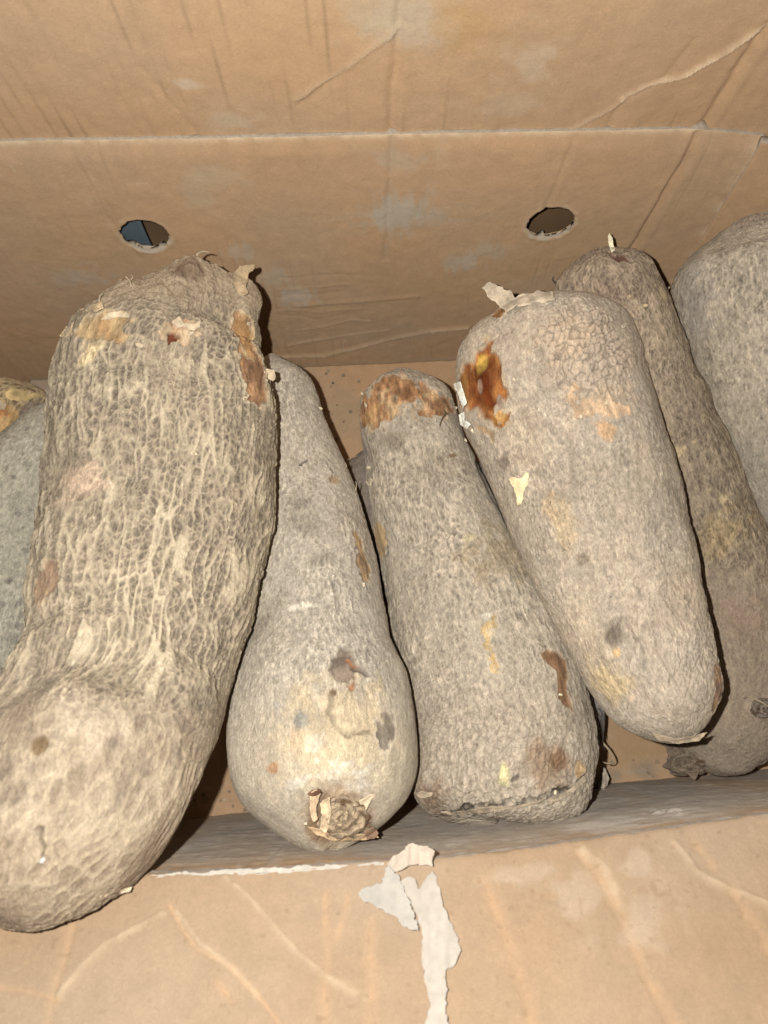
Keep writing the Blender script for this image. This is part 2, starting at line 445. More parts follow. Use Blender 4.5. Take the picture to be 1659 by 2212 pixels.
# --- right wall, left wall
def straight_wall(p0, p1, h0, h1, seed, label):
    n = int(np.linalg.norm(p1 - p0) / .002); d = (p1 - p0) / np.linalg.norm(p1 - p0); Lw = np.linalg.norm(p1 - p0)
    A, T = np.meshgrid(np.linspace(0, Lw, n), np.linspace(0, 1, 120), indexing='ij')
    P = p0 + d * A[..., None]; P[..., 2] = T * (h0 + (h1 - h0) * A / Lw)
    s = Sheet(P, A, P[..., 2]); card_grain(s, 0, seed=seed)
    return s
NR = at(1900, 1650, 0); NL = at(-160, 1840, 0)
RM = np.array([.345, RC[1] - .022, 0]); NRc = np.array([.352, NR[1], 0]); NLc = np.array([FL[0] + .004, NL[1], 0])
s = straight_wall(RC - dir2 * .003 + wn * .0012, RM, zt - .004, HB, 70, "")
s.build("wall", box, .005, label="canted panel at the far right corner")
s = straight_wall(RM, NRc, HB, HB, 71, "")
s.build("wall", box, .005, label="right side wall beside the pale yam")
s = straight_wall(FL + wall_dir * .0012 - wn * .003, NLc, za[0], HB, 75, "")
s.col = mixc(s.col, KRAFT * .8, np.full(len(s.col), .5))
s.build("wall", box, .005, label="left side wall, mostly hidden by yams")

# --- floor
nx, ny = 240, 180
U, V = np.meshgrid(np.linspace(0, 1, nx), np.linspace(0, 1, ny), indexing='ij')
U3, V3 = U[..., None], V[..., None]
c00 = NLc + [-.004, -.012, 0]; c10 = NRc + [.004, -.012, 0]; c01 = FL + [-.004, .004, 0]; c11 = RC + [.004, .004, 0]
Pfl = (c00 * (1 - U3) + c10 * U3) * (1 - V3) + (c01 * (1 - U3) + c11 * U3) * V3
fl = Sheet(Pfl, Pfl[..., 0], Pfl[..., 1])
card_grain(fl, 0, seed=81, bumps=.0004, line=.05)
fl.col = fl.col * 1.3
fl.smear(740, 900, .04, .03, np.array([.5, .37, .24]), .5, seed=82)
fl.smear(1380, 1600, .03, .02, np.array([.5, .33, .17]), .5, seed=83)
fl.crease([(1300, 1683), (1380, 1668), (1460, 1655)], .002, .0008, PALE, .0015, .7, seed=84)
fl.smear(90, 825, .02, .01, np.array([.45, .38, .3]), .7, seed=85)
fl.crease([(930, 800), (926, 850)], .0012, -.0004, None, seed=86)
for (x, y) in ((500, 1790), (560, 1785), (1330, 1672), (1400, 1662)):
    fl.smear(x, y, .012, .006, DUST, .6, seed=x)
fl.build("floor_panel", box, .005)

# --- near wall: stands between floor edge and torn rim, grey with dirt
base_px = [(-160, 1840), (479, 1758), (960, 1718), (1400, 1685), (1900, 1640)]
rim_px = [(-160, 1930), (305, 1897), (560, 1885), (830, 1866), (960, 1860), (1100, 1846), (1300, 1818), (1475, 1792), (1659, 1764), (1900, 1735)]
bw = np.array([at(x, y, 0) for x, y in base_px]); rw = np.array([at(x, y, HB) for x, y in rim_px])
x0, x1 = NLc[0], NRc[0]
xs = np.linspace(0, 1, 330)
bx = x0 + (x1 - x0) * xs; by = np.interp(bx, bw[:, 0], bw[:, 1])
ry = np.interp(bx, rw[:, 0], rw[:, 1])
k9 = np.ones(15) / 15; ry = np.convolve(np.pad(ry, 7, 'edge'), k9, 'valid')
tz = np.linspace(0, 1, 170)
X, Tz = np.meshgrid(bx, tz, indexing='ij')
Y = by[:, None] * (1 - Tz) + ry[:, None] * Tz - .004 * np.sin(np.pi * Tz) * np.exp(-((X - .02) / .12) ** 2)
Pn = np.stack([X, Y, Tz * HB], -1)
nw = Sheet(Pn, X, Tz * HB)
card_grain(nw, 0, seed=91, bumps=.0006, line=.25)
dirt = np.clip(.78 + .35 * fbm(nw.q3 * [40, 8, 0], 92, 4), 0, 1) * sstep(HB + .002, HB - .05, nw.q[:, 1] + .02 * fbm(nw.q3 * [16, 20, 0], 93, 3))
nw.col = mixc(nw.col, np.array([.42, .365, .30]), np.clip(dirt, 0, .95))
nw.col = mixc(nw.col, np.array([.62, .56, .49]), .22 * sstep(.35, .8, fbm(nw.q3 * [170, 24, 0], 94, 4)))
nw.h += .002 * sstep(.2, .7, fbm(nw.q3 * [200, 160, 0], 95, 3)) * np.exp(-((nw.px - 1455) / 50) ** 2 - ((nw.py - 1756) / 8) ** 2)
nw.col = mixc(nw.col, np.array([.5, .44, .37]), np.exp(-((nw.q[:, 0] - nw.uv([(1455, 1756)])[0][0]) / .014) ** 2 - ((nw.q[:, 1] - nw.uv([(1455, 1756)])[0][1]) / .035) ** 2))
nw.smear(1310, 1775, .02, .05, np.array([.6, .55, .48]), .6, seed=96)
nw.build("wall", box, .005, label="near wall, inner face greyed with dirt")

# --- near flap, opened towards the viewer
be = math.radians(33)
fx_ = np.r_[np.linspace(x0 - .02, -.22, 60)[:-1], np.linspace(-.22, .22, 480)[:-1], np.linspace(.22, x1 + .02, 60)]; tt = np.r_[np.linspace(0, .03, 60)[:-1], np.linspace(.03, .125, 130)]
X, T = np.meshgrid(fx_, tt, indexing='ij')
ryf = np.interp(X, bx, ry)
u_ = np.linspace(0, .14, 600); ang_ = np.interp(u_, [0, .0085, .0125, .14], [math.radians(90), math.radians(90), math.radians(180) - be, math.radians(180) - be])
oy = np.cumsum(-np.cos(ang_)) * (u_[1] - u_[0]); oz = np.cumsum(np.sin(ang_)) * (u_[1] - u_[0])
wave = .0018 * noise(np.stack([X.ravel() * 9, T.ravel() * 14, 0 * T.ravel()], 1), 5).reshape(X.shape) * sstep(.012, .04, T)
Pn2 = np.stack([X, ryf + .0012 - np.interp(T, u_, oy), HB - .0095 + np.interp(T, u_, oz) + wave], -1)
nf = Sheet(Pn2, X, T)
card_grain(nf, 0, pitch=.0078, seed=101, line=.05, amp=.00012, bumps=.0005)
nf.col = nf.col * .80
nf.col = mixc(nf.col, np.array([.40, .302, .207]), np.clip(.5 + .5 * fbm(nf.q3 * 14, 102, 3), 0, 1) * .75)
nf.col = mixc(nf.col, np.array([.42, .375, .325]), .8 * sstep(.010, .006, nf.q[:, 1] + .002 * noise(nf.q3 * 60, 7)))
z6 = lambda x, y: (x * .5 + 0, y * .5 + 1769.6)
z7 = lambda x, y: (x * .5556 + 737.3, y * .5556 + 1732.7)
NC = [  # creases on the near flap: points, width, depth
 ([z6(320, 390), z6(280, 560), z6(230, 760), z6(200, 885)], .0026, -.0012),
 ([z6(700, 410), z6(600, 470), z6(470, 540), z6(340, 640), z6(250, 770)], .0022, .0012),
 ([z6(740, 370), z6(850, 560), z6(1000, 650), z6(1100, 760), z6(1220, 885)], .0015, -.0013),
 ([z6(760, 400), z6(860, 545), z6(1010, 635), z6(1110, 745)], .0015, .001),
 ([z6(970, 245), z6(1080, 330), z6(1160, 430), z6(1280, 560), z6(1420, 690)], .0018, .0012),
 ([z6(1405, 310), z6(1410, 560), z6(1408, 885)], .003, -.0011),
 ([z6(1510, 330), z6(1450, 520)], .002, -.0006),
 ([z6(1590, 450), z6(1600, 885)], .0035, -.001),
 ([z6(0, 720), z6(100, 740), z6(260, 785)], .0016, -.0008),
 ([z6(940, 700), z6(1010, 790)], .002, -.0008),
 ([z6(1420, 690), z6(1580, 770)], .002, .0006),
 ([z7(560, 310), z7(630, 480), z7(700, 700), z7(740, 860)], .004, -.0012),
 ([z7(920, 195), z7(1000, 290), z7(1100, 470), z7(1200, 680), z7(1290, 860)], .004, -.0014),
 ([z7(940, 190), z7(1020, 250), z7(1080, 400)], .003, .001),
 ([z7(1300, 150), z7(1380, 270), z7(1520, 340), z7(1659, 410)], .0022, .0014),
 ([z7(1520, 350), z7(1600, 480), z7(1659, 570)], .004, -.001),
 ([z7(1360, 150), z7(1430, 260)], .003, -.0007),
]
for k, (pts, wd, dp) in enumerate(NC):
    nf.crease(pts, wd * .75, dp * .5, (KRAFT * 1.15 if dp < 0 else PALE * 1.0), wd * .7, .35, seed=110 + k, ragged=.0009)
for (x, y, rx, ry_) in ((z7(1150, 230) + (.008, .006)), (z7(1180, 480) + (.012, .01)), (z7(700, 280) + (.016, .004)), (z7(900, 380) + (.012, .01))):
    nf.smear(x, y, rx, ry_, np.array([.50, .40, .30]), .38, seed=int(x), fx=160, fy=160)
dots = sstep(.80, .86, noise(nf.q3 * 330, 131)) * .5; nf.col = mixc(nf.col, np.array([.22, .14, .08]), dots * .5)
nf.build("flap", box, .005, label="near flap folded out, creased and brightest")

# torn pale liner along the near fold
def ragged_strip(name, px_pts, half, zoff, color, label, seed, thick=.0009, nseg=260):
    pts = np.array([at(x, y, HB + zoff) for x, y in px_pts])
    tl = np.r_[0, np.cumsum(np.linalg.norm(np.diff(pts, axis=0), axis=1))]; ss = np.linspace(0, tl[-1], nseg)
    c = np.stack([np.interp(ss, tl, pts[:, k]) for k in range(3)], 1)
    q = np.c_[ss * 160, ss * 0, ss * 0]; q2 = np.c_[ss * 520, ss * 0 + 3, ss * 0]
    taper = np.clip(np.minimum(ss, tl[-1] - ss) / .006, .15, 1)
    hi = half * (1 + .55 * noise(q, seed) + .35 * noise(q2, seed)) * taper; lo = half * (.8 + .5 * noise(q + 50, seed + 1) + .3 * noise(q2 + 9, seed)) * taper
    rows = []
    for t in np.linspace(-1, 1, 7):
        off = np.where(t > 0, hi * t, lo * t)
        p = c + np.stack([0 * ss, off * .95, -off * .25 * np.sign(t) * t + .0008 * noise(np.c_[ss * 300, ss * 0 + t * 2, ss * 0], seed + 4)], 1)
        rows.append(p)
    P = np.stack(rows, 1)
    cc = np.tile(color, (nseg * 7, 1)) * (1 + .12 * noise(np.c_[P.reshape(-1, 3) * 500], seed))[:, None]
    f = grid_faces(nseg, 7)
    o = mesh_from(name, P.reshape(-1, 3), f, M_PAPER, box, cc)
    md = o.modifiers.new("thickness", 'SOLIDIFY'); md.thickness = thick; md.offset = 0
    o["label"] = label
ragged_strip("torn_liner", [(300, 1897), (420, 1891), (560, 1884), (700, 1877), (830, 1866)], .0010, .0012, np.array([.52, .475, .40]), "white torn paper edge along the near fold", 141)
ragged_strip("torn_liner", [(930, 1866), (1040, 1857), (1140, 1846), (1250, 1828), (1340, 1813)], .0005, .0009, np.array([.54, .45, .33]), "thin pale torn edge right of the torn tape", 142)

def paper(name, px_poly, base_depth, color, label, parent, lift=.001, thick=.0004, seed=1, rough=.6, mat=None, curl=.0, n_edge=110, dome=0.0, wrk=0.0, vary=.13):
    """an irregular scrap: outline resampled and frayed, filled in rings, following base_depth(px,py)"""
    poly = np.array(px_poly, float); n = len(poly)
    per = np.linalg.norm(np.roll(poly, -1, 0) - poly, axis=1); tl = np.r_[0, np.cumsum(per)]
    ss = np.linspace(0, tl[-1], n_edge, endpoint=False)
    pc = np.r_[poly, poly[:1]]
    e = np.stack([np.interp(ss, tl, pc[:, k]) for k in (0, 1)], 1)
    size = math.sqrt(abs(np.sum(poly[:, 0] * np.roll(poly[:, 1], -1) - np.roll(poly[:, 0], -1) * poly[:, 1]) / 2)) + 1
    amp = rough * min(size * .05, 3.5)
    e += np.stack([noise(np.c_[e * .13, np.zeros(len(e))], seed), noise(np.c_[e * .13, np.ones(len(e)) * 5], seed)], 1) * amp
    e += np.stack([noise(np.c_[e * .4, np.zeros(len(e))], seed + 2), noise(np.c_[e * .4, np.ones(len(e)) * 5], seed + 2)], 1) * amp * .5
    # triangulated fill over a fine lattice clipped by the outline
    step = max(1.6, size / 26)
    gx = np.arange(e[:, 0].min(), e[:, 0].max(), step); gy = np.arange(e[:, 1].min(), e[:, 1].max(), step)
    G = np.stack(np.meshgrid(gx, gy), -1).reshape(-1, 2)
    G = G[poly_sd(G, e) < -step * .6] + rng.uniform(-.2, .2, (1, 2))
    from mathutils.geometry import delaunay_2d_cdt
    vin = [Vector((float(a), float(b))) for a, b in np.r_[e, G]]
    r = delaunay_2d_cdt(vin, [(i, (i + 1) % len(e)) for i in range(len(e))], [], 1, 1e-4)
    V2 = np.array([(v.x, v.y) for v in r[0]]); F = [tuple(f) for f in r[2]]
    sd = -poly_sd(V2, e)
    dep = np.array([base_depth(x, y) for x, y in V2])
    q = np.c_[V2 * .02, np.zeros(len(V2))]
    up = lift + lift * .6 * noise(q * 1.5, seed + 5) + curl * np.exp(-sd / (size * .12)) * np.clip(noise(q * 1.6, seed + 6) + .4, 0, 1) + wrk * (1 - np.abs(noise(np.c_[V2[:, 0] * .045, V2[:, 1] * .012, 0 * sd], seed + 8))) ** 3 + dome * np.clip(sd / (size * .3), 0, 1)
    P = np.array([at_d(x, y, d - u) for (x, y), d, u in zip(V2, dep, up)])
    cc = np.tile(color, (len(P), 1)) * (1 + vary * fbm(np.c_[V2 * .06, np.zeros(len(V2))], seed + 7, 3))[:, None]
    o = mesh_from(name, P, F, mat or M_PAPER, parent, cc)
    md = o.modifiers.new("thickness", 'SOLIDIFY'); md.thickness = thick; md.offset = 0
    if label: o["label"] = label
    return o
def sheet_depth(s):
    Q = s.P + s.n * s.h[:, None]; zc = (Q - CAM) @ FWD
    def f(x, y):
        return zc[np.argmin((s.px - x) ** 2 + (s.py - y) ** 2)]
    return f
dnf = sheet_depth(nf)
p1 = paper("torn_paper", [z7(*p) for p in ((230, 310), (262, 285), (285, 300), (300, 345), (320, 300), (355, 268), (380, 330), (395, 400), (420, 460), (450, 520), (462, 580), (440, 640), (405, 652), (412, 740), (400, 790), (420, 870), (322, 872), (345, 800), (330, 720), (310, 600), (320, 520), (295, 440), (265, 380))], dnf, np.array([.47, .42, .35]), "long torn grey paper tape running down the near flap", box, .0022, .0005, 151, curl=.002, wrk=.0022, vary=.09, rough=.9)
paper("torn_paper", [z7(*p) for p in ((182, 242), (160, 310), (120, 328), (80, 335), (65, 355), (90, 385), (160, 420), (215, 445), (235, 480), (300, 500), (272, 400), (232, 300))], dnf, np.array([.44, .405, .35]), "grey flyaway corner of torn paper on the near flap", box, .0034, .0005, 152, curl=.003, wrk=.0018, vary=.09, rough=.9)
paper("torn_paper", [z7(*p) for p in ((178, 235), (200, 210), (240, 190), (252, 172), (280, 166), (330, 174), (360, 190), (352, 215), (355, 248), (300, 242), (250, 252), (205, 272))], lambda x, y: dnf(x, 1872) , np.array([.52, .435, .345]), "curled cream scrap of torn paper standing on the fold", box, .004, .0006, 153, curl=.003, wrk=.003, rough=.8)

# --- what shows through the vent holes
def plain_sheet(name, x0, x1, y0, y1, z, mat, n=40):
    X, Y = np.meshgrid(np.linspace(x0, x1, n), np.linspace(y0, y1, n), indexing='ij')
    Zz = z + .004 * fbm(np.stack([X.ravel() * 5, Y.ravel() * 5, 0 * X.ravel()], 1), 4, 3).reshape(X.shape)
    return mesh_from(name, np.stack([X, Y, Zz], -1).reshape(-1, 3), grid_faces(n, n), mat)
g = plain_sheet("ground", -3, 3, -3, 3, -.02, M_GROUND, 160); g["kind"] = "structure"
def standing(name, a0, a1, z0, z1, back, mat, seed, bend=0.0, n=40):
    """a sheet standing parallel to the far wall, behind it"""
    A, Zz = np.meshgrid(np.linspace(a0, a1, n), np.linspace(z0, z1, n), indexing='ij')
    P = FL + wall_dir * A[..., None] - wn * (back + bend * np.sin((A - a0) / (a1 - a0) * 3.14) + .0015 * fbm(np.stack([A.ravel() * 30, Zz.ravel() * 30, 0 * A.ravel()], 1), seed, 3).reshape(A.shape))[..., None]
    P[..., 2] = Zz
    o = mesh_from(name, P.reshape(-1, 3), grid_faces(n, n), mat)
    md = o.modifiers.new("thickness", 'SOLIDIFY'); md.thickness = .003; md.offset = 0
    return o
bd = standing("cardboard_sheet", .02, .60, -.02, .30, .030, M_BROWN, 3)
bd["label"] = "dark brown board behind the carton, seen through both vent holes"; bd["category"] = "board"
ah = holes[0][0][0]
pl = standing("plastic_sheet", ah - .10, ah - .0055, -.02, .24, .018, M_BLUE, 5, .003)
pl["label"] = "blue-grey sheet behind the carton, seen through the left vent hole"; pl["category"] = "plastic sheet"

# ------------------------------------------------------------------ yams
def pchip(x, y, xi):
    """monotone cubic"""
    x = np.asarray(x, float); y = np.asarray(y, float)
    h = np.diff(x); d = np.diff(y) / h; m = np.zeros(len(x))
    m[0], m[-1] = d[0], d[-1]
    for k in range(1, len(x) - 1):
        if d[k - 1] * d[k] > 0:
            w1, w2 = 2 * h[k] + h[k - 1], h[k] + 2 * h[k - 1]
            m[k] = (w1 + w2) / (w1 / d[k - 1] + w2 / d[k])
    i = np.clip(np.searchsorted(x, xi) - 1, 0, len(x) - 2); t = (xi - x[i]) / h[i]
    return (y[i] * (1 + 2 * t) * (1 - t) ** 2 + h[i] * m[i] * t * (1 - t) ** 2 + y[i + 1] * t * t * (3 - 2 * t) + h[i] * m[i + 1] * t * t * (t - 1))
def catmull(x, y, xi):
    x = np.asarray(x, float); y = np.asarray(y, float)
    m = np.gradient(y, x)
    i = np.clip(np.searchsorted(x, xi) - 1, 0, len(x) - 2); h = (x[i + 1] - x[i]); t = (xi - x[i]) / h
    return (y[i] * (1 + 2 * t) * (1 - t) ** 2 + h * m[i] * t * (1 - t) ** 2 + y[i + 1] * t * t * (3 - 2 * t) + h * m[i + 1] * t * t * (t - 1))

class Yam:
    """a tuber swept along its own axis: st = [(px, py, half width px, z of the axis)], seen from the camera's place"""
    def __init__(s, st, nr=420, nt=320, cap0=(1.0, 2.0), cap1=(1.0, 2.0), lump=.0035, seed=1, dorsal=1.0):
        s.seed = seed
        C, R = [], []
        n = len(st)
        pxs = np.array([(a[0], a[1]) for a in st], float)
        tan = np.gradient(pxs, axis=0); tan /= np.linalg.norm(tan, axis=1)[:, None]
        for k, (x, y, hw, z) in enumerate(st):
            p = at(x, y, z); dep = np.linalg.norm(p - CAM)
            zc = (p - CAM) @ FWD
            cs = abs(tan[k, 1])                               # horizontal half width -> across the axis
            r = hw * cs * zc / F_PX
            C.append(p); R.append(r * .985)
        C = np.array(C); R = np.array(R)
        sl = np.r_[0, np.cumsum(np.linalg.norm(np.diff(C, axis=0), axis=1))]
        L = sl[-1]
        wv = np.linspace(0, 1, nr); wv = wv - .075 * np.sin(2 * np.pi * wv) / (1) * .9   # rows gather at both ends
        si = wv * L
        c = np.stack([catmull(sl, C[:, k], si) for k in range(3)], 1)
        r = pchip(sl, R, si)
        k9 = np.hanning(31); k9 /= k9.sum()
        r = np.convolve(np.pad(r, 15, 'edge'), k9, 'valid')
        for (cl, ex), ends in ((cap0, 0), (cap1, 1)):
            d = si if ends == 0 else L - si
            r0 = R[1] if ends == 0 else R[-2]
            cl = cl * r0
            t = np.clip(1 - d / cl, 0, 1)
            r = r * np.maximum(1 - t ** ex, 0) ** (1 / ex)
        r = np.maximum(r, .0003)
        T = np.gradient(c, axis=0); T /= np.linalg.norm(T, axis=1)[:, None] + 1e-12
        upv = CAM - c; upv /= np.linalg.norm(upv, axis=1)[:, None]
        side = np.cross(T, upv); side /= np.linalg.norm(side, axis=1)[:, None]
        nrm = np.cross(side, T)
        ph = np.linspace(-np.pi, np.pi, nt, endpoint=False)
        th = ph - .42 * np.sin(ph) * .95                  # more columns on the upper side
        s.th = np.tile(th, (nr, 1)); s.r = r; s.si = si; s.nr, s.nt, s.L = nr, nt, L
        ct, stn = np.cos(th), np.sin(th)
        P = c[:, None, :] + r[:, None, None] * (ct[None, :, None] * nrm[:, None, :] * dorsal + stn[None, :, None] * side[:, None, :])
        s.P = P.reshape(-1, 3)
        s.rb = float(np.median(R))
        # straightened coordinates, metres
        s.q = np.stack([np.outer(r, ct).ravel(), np.outer(r, stn).ravel(), np.repeat(si, nt)], 1)
        s.uv2 = np.stack([(th[None, :] * np.maximum(r, s.rb * .35)[:, None]).ravel(), np.repeat(si, nt)], 1)
        s.P += s.normals() * (lump * (fbm(s.q * [20, 20, 12], seed, 3)) + lump * .35 * fbm(s.q * 55, seed + 40, 2))[:, None] * np.repeat(sstep(0, .012, np.minimum(si, L - si)), nt)[:, None]
        s.refresh()
        s.h = np.zeros(len(s.P)); s.gloss = np.zeros(len(s.P)); s.col = np.zeros((len(s.P), 3))
    def normals(s):
        G = s.P.reshape(s.nr, s.nt, 3)
        du = np.gradient(G, axis=0); dv = np.roll(G, -1, 1) - np.roll(G, 1, 1)
        n = np.cross(dv, du).reshape(-1, 3); n /= np.linalg.norm(n, axis=1)[:, None] + 1e-12
        cen = G.mean(1)
        out = ((G - cen[:, None]).reshape(-1, 3) * n).sum(1)
        return n * np.sign(np.median(out))
    def refresh(s):
        s.n = s.normals(); s.px, s.py, s.zc = project(s.P)
        s.front = ((CAM - s.P) * s.n).sum(1) > 0.08 * np.linalg.norm(CAM - s.P, axis=1)
    def near(s, x, y):
        d = (s.px - x) ** 2 + (s.py - y) ** 2 + np.where(s.front, 0, 1e9)
        return int(np.argmin(d))
    def uv(s, pts): return np.array([s.uv2[s.near(x, y)] for x, y in pts])
    def depth(s, x, y): return s.zc[s.near(x, y)]
    # --- features
    def patch(s, pts, col, amt=1.0, depth=-.0008, lip=.0004, lipcol=None, edge=.0010, rag=.0026, seed=1, vary=.42, gloss=0.0, col2=None, ragf=190):
        u = s.uv(pts); lo, hi = u.min(0) - .012, u.max(0) + .012
        k = np.where(((s.uv2 > lo) & (s.uv2 < hi)).all(1))[0]
        if not len(k): return
        q = s.uv2[k]; q3 = np.c_[q, np.zeros(len(q))]
        wob = np.stack([fbm(q3 * ragf, seed, 3), fbm(q3 * ragf, seed + 7, 3)], 1) * rag
        sd = poly_sd(q + wob, u)
        m = sstep(edge, -edge, sd) * amt
        c = np.tile(np.asarray(col, float), (len(k), 1))
        v = fbm(q3 * [420, 150, 1], seed + 3, 4)
        if col2 is not None: c = mixc(c, col2, sstep(-.25, .45, fbm(q3 * 130, seed + 5, 4)))
        c = c * (1 + vary * v)[:, None]
        s.col[k] = s.col[k] * (1 - m[:, None]) + c * m[:, None]
        s.h[k] = s.h[k] * (1 - .75 * m) + depth * m + .00025 * v * m
        if lip:
            lm = np.exp(-((sd - edge) / .0009) ** 2) * np.clip(.5 + noise(q3 * 160, seed + 9), 0, 1)
            s.h[k] += lip * lm
            if lipcol is not None: s.col[k] = mixc(s.col[k], lipcol, .75 * lm * amt)
        s.gloss[k] = np.maximum(s.gloss[k], m * gloss)
    def spot(s, x, y, rx, ry, col, amt=.7, seed=1, rag=.65, depth=0.0, f=150, gloss=0, hard=.5):
        u = s.uv([(x, y)])[0]; sc_ = s.zc[s.near(x, y)] / F_PX; rx, ry = rx * sc_, ry * sc_
        k = np.where((np.abs(s.uv2 - u) < [3 * rx, 3 * ry]).all(1))[0]
        if not len(k): return
        d = (s.uv2[k] - u) / [rx, ry]; q3 = np.c_[s.uv2[k], np.zeros(len(k))]
        rr = np.hypot(*d.T) + rag * fbm(q3 * f, seed, 4)
        m = sstep(1 + hard, 1 - hard, rr) * amt
        lum = s.col[k] @ [.3, .55, .15]; tex = np.clip(lum / np.median(lum), .72, 1.28)[:, None]
        s.col[k] = s.col[k] * (1 - m[:, None]) + np.asarray(col) * tex * m[:, None]; s.h[k] += depth * m; s.gloss[k] = np.maximum(s.gloss[k], gloss * m)
    def crack(s, pts, wd=.0006, depth=-.0012, col=(.05, .035, .025), amt=.9, rag=.0012, seed=1, lip=.0003):
        u = s.uv(pts); lo, hi = u.min(0) - .008, u.max(0) + .008
        k = np.where(((s.uv2 > lo) & (s.uv2 < hi)).all(1))[0]; q = s.uv2[k]; q3 = np.c_[q, np.zeros(len(q))]
        wob = np.stack([fbm(q3 * 260, seed, 3), fbm(q3 * 260, seed + 7, 3)], 1) * rag
        d = seg_dist(q + wob, u, False)
        m = np.exp(-(d / wd) ** 2) * np.clip(.8 + .6 * noise(q3 * 120, seed), 0, 1)
        s.h[k] += depth * m + lip * np.exp(-((d - 2 * wd) / wd) ** 2)
        s.col[k] = mixc(s.col[k], col, m * amt)
    def bump(s, x, y, r_px, h, yr=1.0):
        u = s.uv([(x, y)])[0]; r = r_px * s.zc[s.near(x, y)] / F_PX
        d = (s.uv2 - u) / [r, r * yr]
        s.P += s.n * (h * np.exp(-(d ** 2).sum(1)))[:, None]
    def groove(s, pts, wd, depth):
        u = s.uv(pts); d = seg_dist(s.uv2, u, False)
        s.P += s.n * (depth * np.exp(-(d / wd) ** 2))[:, None]
    def build(s, label, mat=M_SKIN):
        P = s.P + s.n * s.h[:, None]; s.col = s.col * [1.0, 1.01, 1.03]
        cen = P.mean(0)
        e = thing("yam", label, "yam", (cen[0], cen[1], P[:, 2].min()), "yams lying in the cardboard box")
        f = grid_faces(s.nr, s.nt, True)
        G = P.reshape(s.nr, s.nt, 3)
        # orient outward
        a, b, c = P[f[0 + s.nt * (s.nr // 2), 0]], P[f[s.nt * (s.nr // 2), 1]], P[f[s.nt * (s.nr // 2), 2]]
        if np.cross(b - a, c - a) @ (a - G[s.nr // 2].mean(0)) < 0: f = f[:, ::-1]
        n0 = len(P)
        o = mesh_from("tuber_skin", P, f.astype(np.int32), mat, e, s.col, gloss=s.gloss)
        s.e = e; s.Pf = P
        return e

def skin(s, cell=.0026, stretch=.45, ridge=(200, 182, 152), valley=(140, 124, 104), contrast=1.0, amp=.0004, width=.20, seed=1, grey=None, greyamt=.0, tint=None, tintamt=.3, tone=.10, fibre=.35, warp=.35, fine=.12, zone=None, wrinkle=.0, wcell=.0016):
    """netted corky skin: raised ridges round sunken cells, dust, larger tone drifts"""
    q = s.q
    if callable(stretch):
        g_ = np.array([stretch(t) for t in s.si / s.L]); zz = np.r_[0, np.cumsum((g_[1:] + g_[:-1]) / 2 * np.diff(s.si))]
        q = q.copy(); q[:, 2] = np.repeat(zz, s.nt); stretch = 1.0
    wv = np.stack([fbm(q * 60, seed + 1, 2), fbm(q * 60, seed + 2, 2), fbm(q * [90, 90, 40], seed + 3, 2)], 1)
    p = (q + wv * cell * warp * 1.6) / cell * [1, 1, stretch]
    f1, f2, cid = worley(p, seed)
    e = f2 - f1
    wd = width * (1 + .5 * fbm(q * 70, seed + 4, 2))
    rd = 1 - sstep(wd * .35, wd * 1.6, e)
    p2 = (q + wv * cell * .3) / (cell * .42) * [1, 1, min(1, stretch * 1.5)]
    g1, g2, gid = worley(p2, seed + 50)
    rd2 = 1 - sstep(.06, .34, g2 - g1)
    fb = fbm(q / cell * [1.9, 1.9, 1.9 * stretch], seed + 6, 4)
    z = np.ones(len(q)) if zone is None else zone
    R = np.clip(rd * contrast * z + fibre * rd2 * (1 - .6 * rd * z) + .22 * fb + (1 - contrast * z) * .35, 0, 1.15)
    col = mixc(np.tile(lin(valley), (len(q), 1)), lin(ridge), np.clip(R, 0, 1))
    col *= (1 + .10 * (cid - .5) * z)[:, None]
    big = fbm(q * [26, 26, 14], seed + 7, 4)
    col *= (1 + tone * big)[:, None]
    if grey is not None: col = mixc(col, lin(grey), np.clip(greyamt + .35 * fbm(q * [30, 30, 20], seed + 8, 4), 0, .85))
    if tint is not None: col = mixc(col, lin(tint), np.clip(tintamt * (.2 + 1.6 * fbm(q * [34, 34, 18], seed + 9, 4)), 0, .7))
    if wrinkle:
        qq = s.q + wv * .0016
        r1 = 1 - np.abs(noise(qq / wcell * [1, 1, .26], seed + 21)); r2 = 1 - np.abs(noise(qq / (wcell * .55) * [1, 1, .4] + 31, seed + 22))
        wr = .62 * sstep(.55, 1, r1) + .38 * sstep(.5, 1, r2)
        gate = .45 + .55 * sstep(-.3, .5, fbm(s.q * [38, 38, 20], seed + 23, 3))
        col *= (1 + wrinkle * (wr - .42) * gate * 1.5)[:, None]
    f1p, _, idp = worley((s.q + .001 * wv) / .0042 * [1, 1, .7], seed + 61)
    pore = sstep(.26, .12, f1p - .12 * (idp - .5)) * (idp > .62); chip = sstep(.2, .1, f1p) * (idp < .16)
    col = col * (1 - .17 * pore)[:, None]; col = mixc(col, lin(218, 206, 182), .35 * chip)
    mot = fbm(s.q * 460, seed + 10, 3)
    col *= (1 + fine * mot)[:, None]
    s.col = col
    s.h = amp * (rd * contrast * z + .35 * rd2 + .35 * fb) + .00012 * mot
    if wrinkle: s.h += .00034 * wr * gate
    s.h += .0002 * chip - .0004 * pore

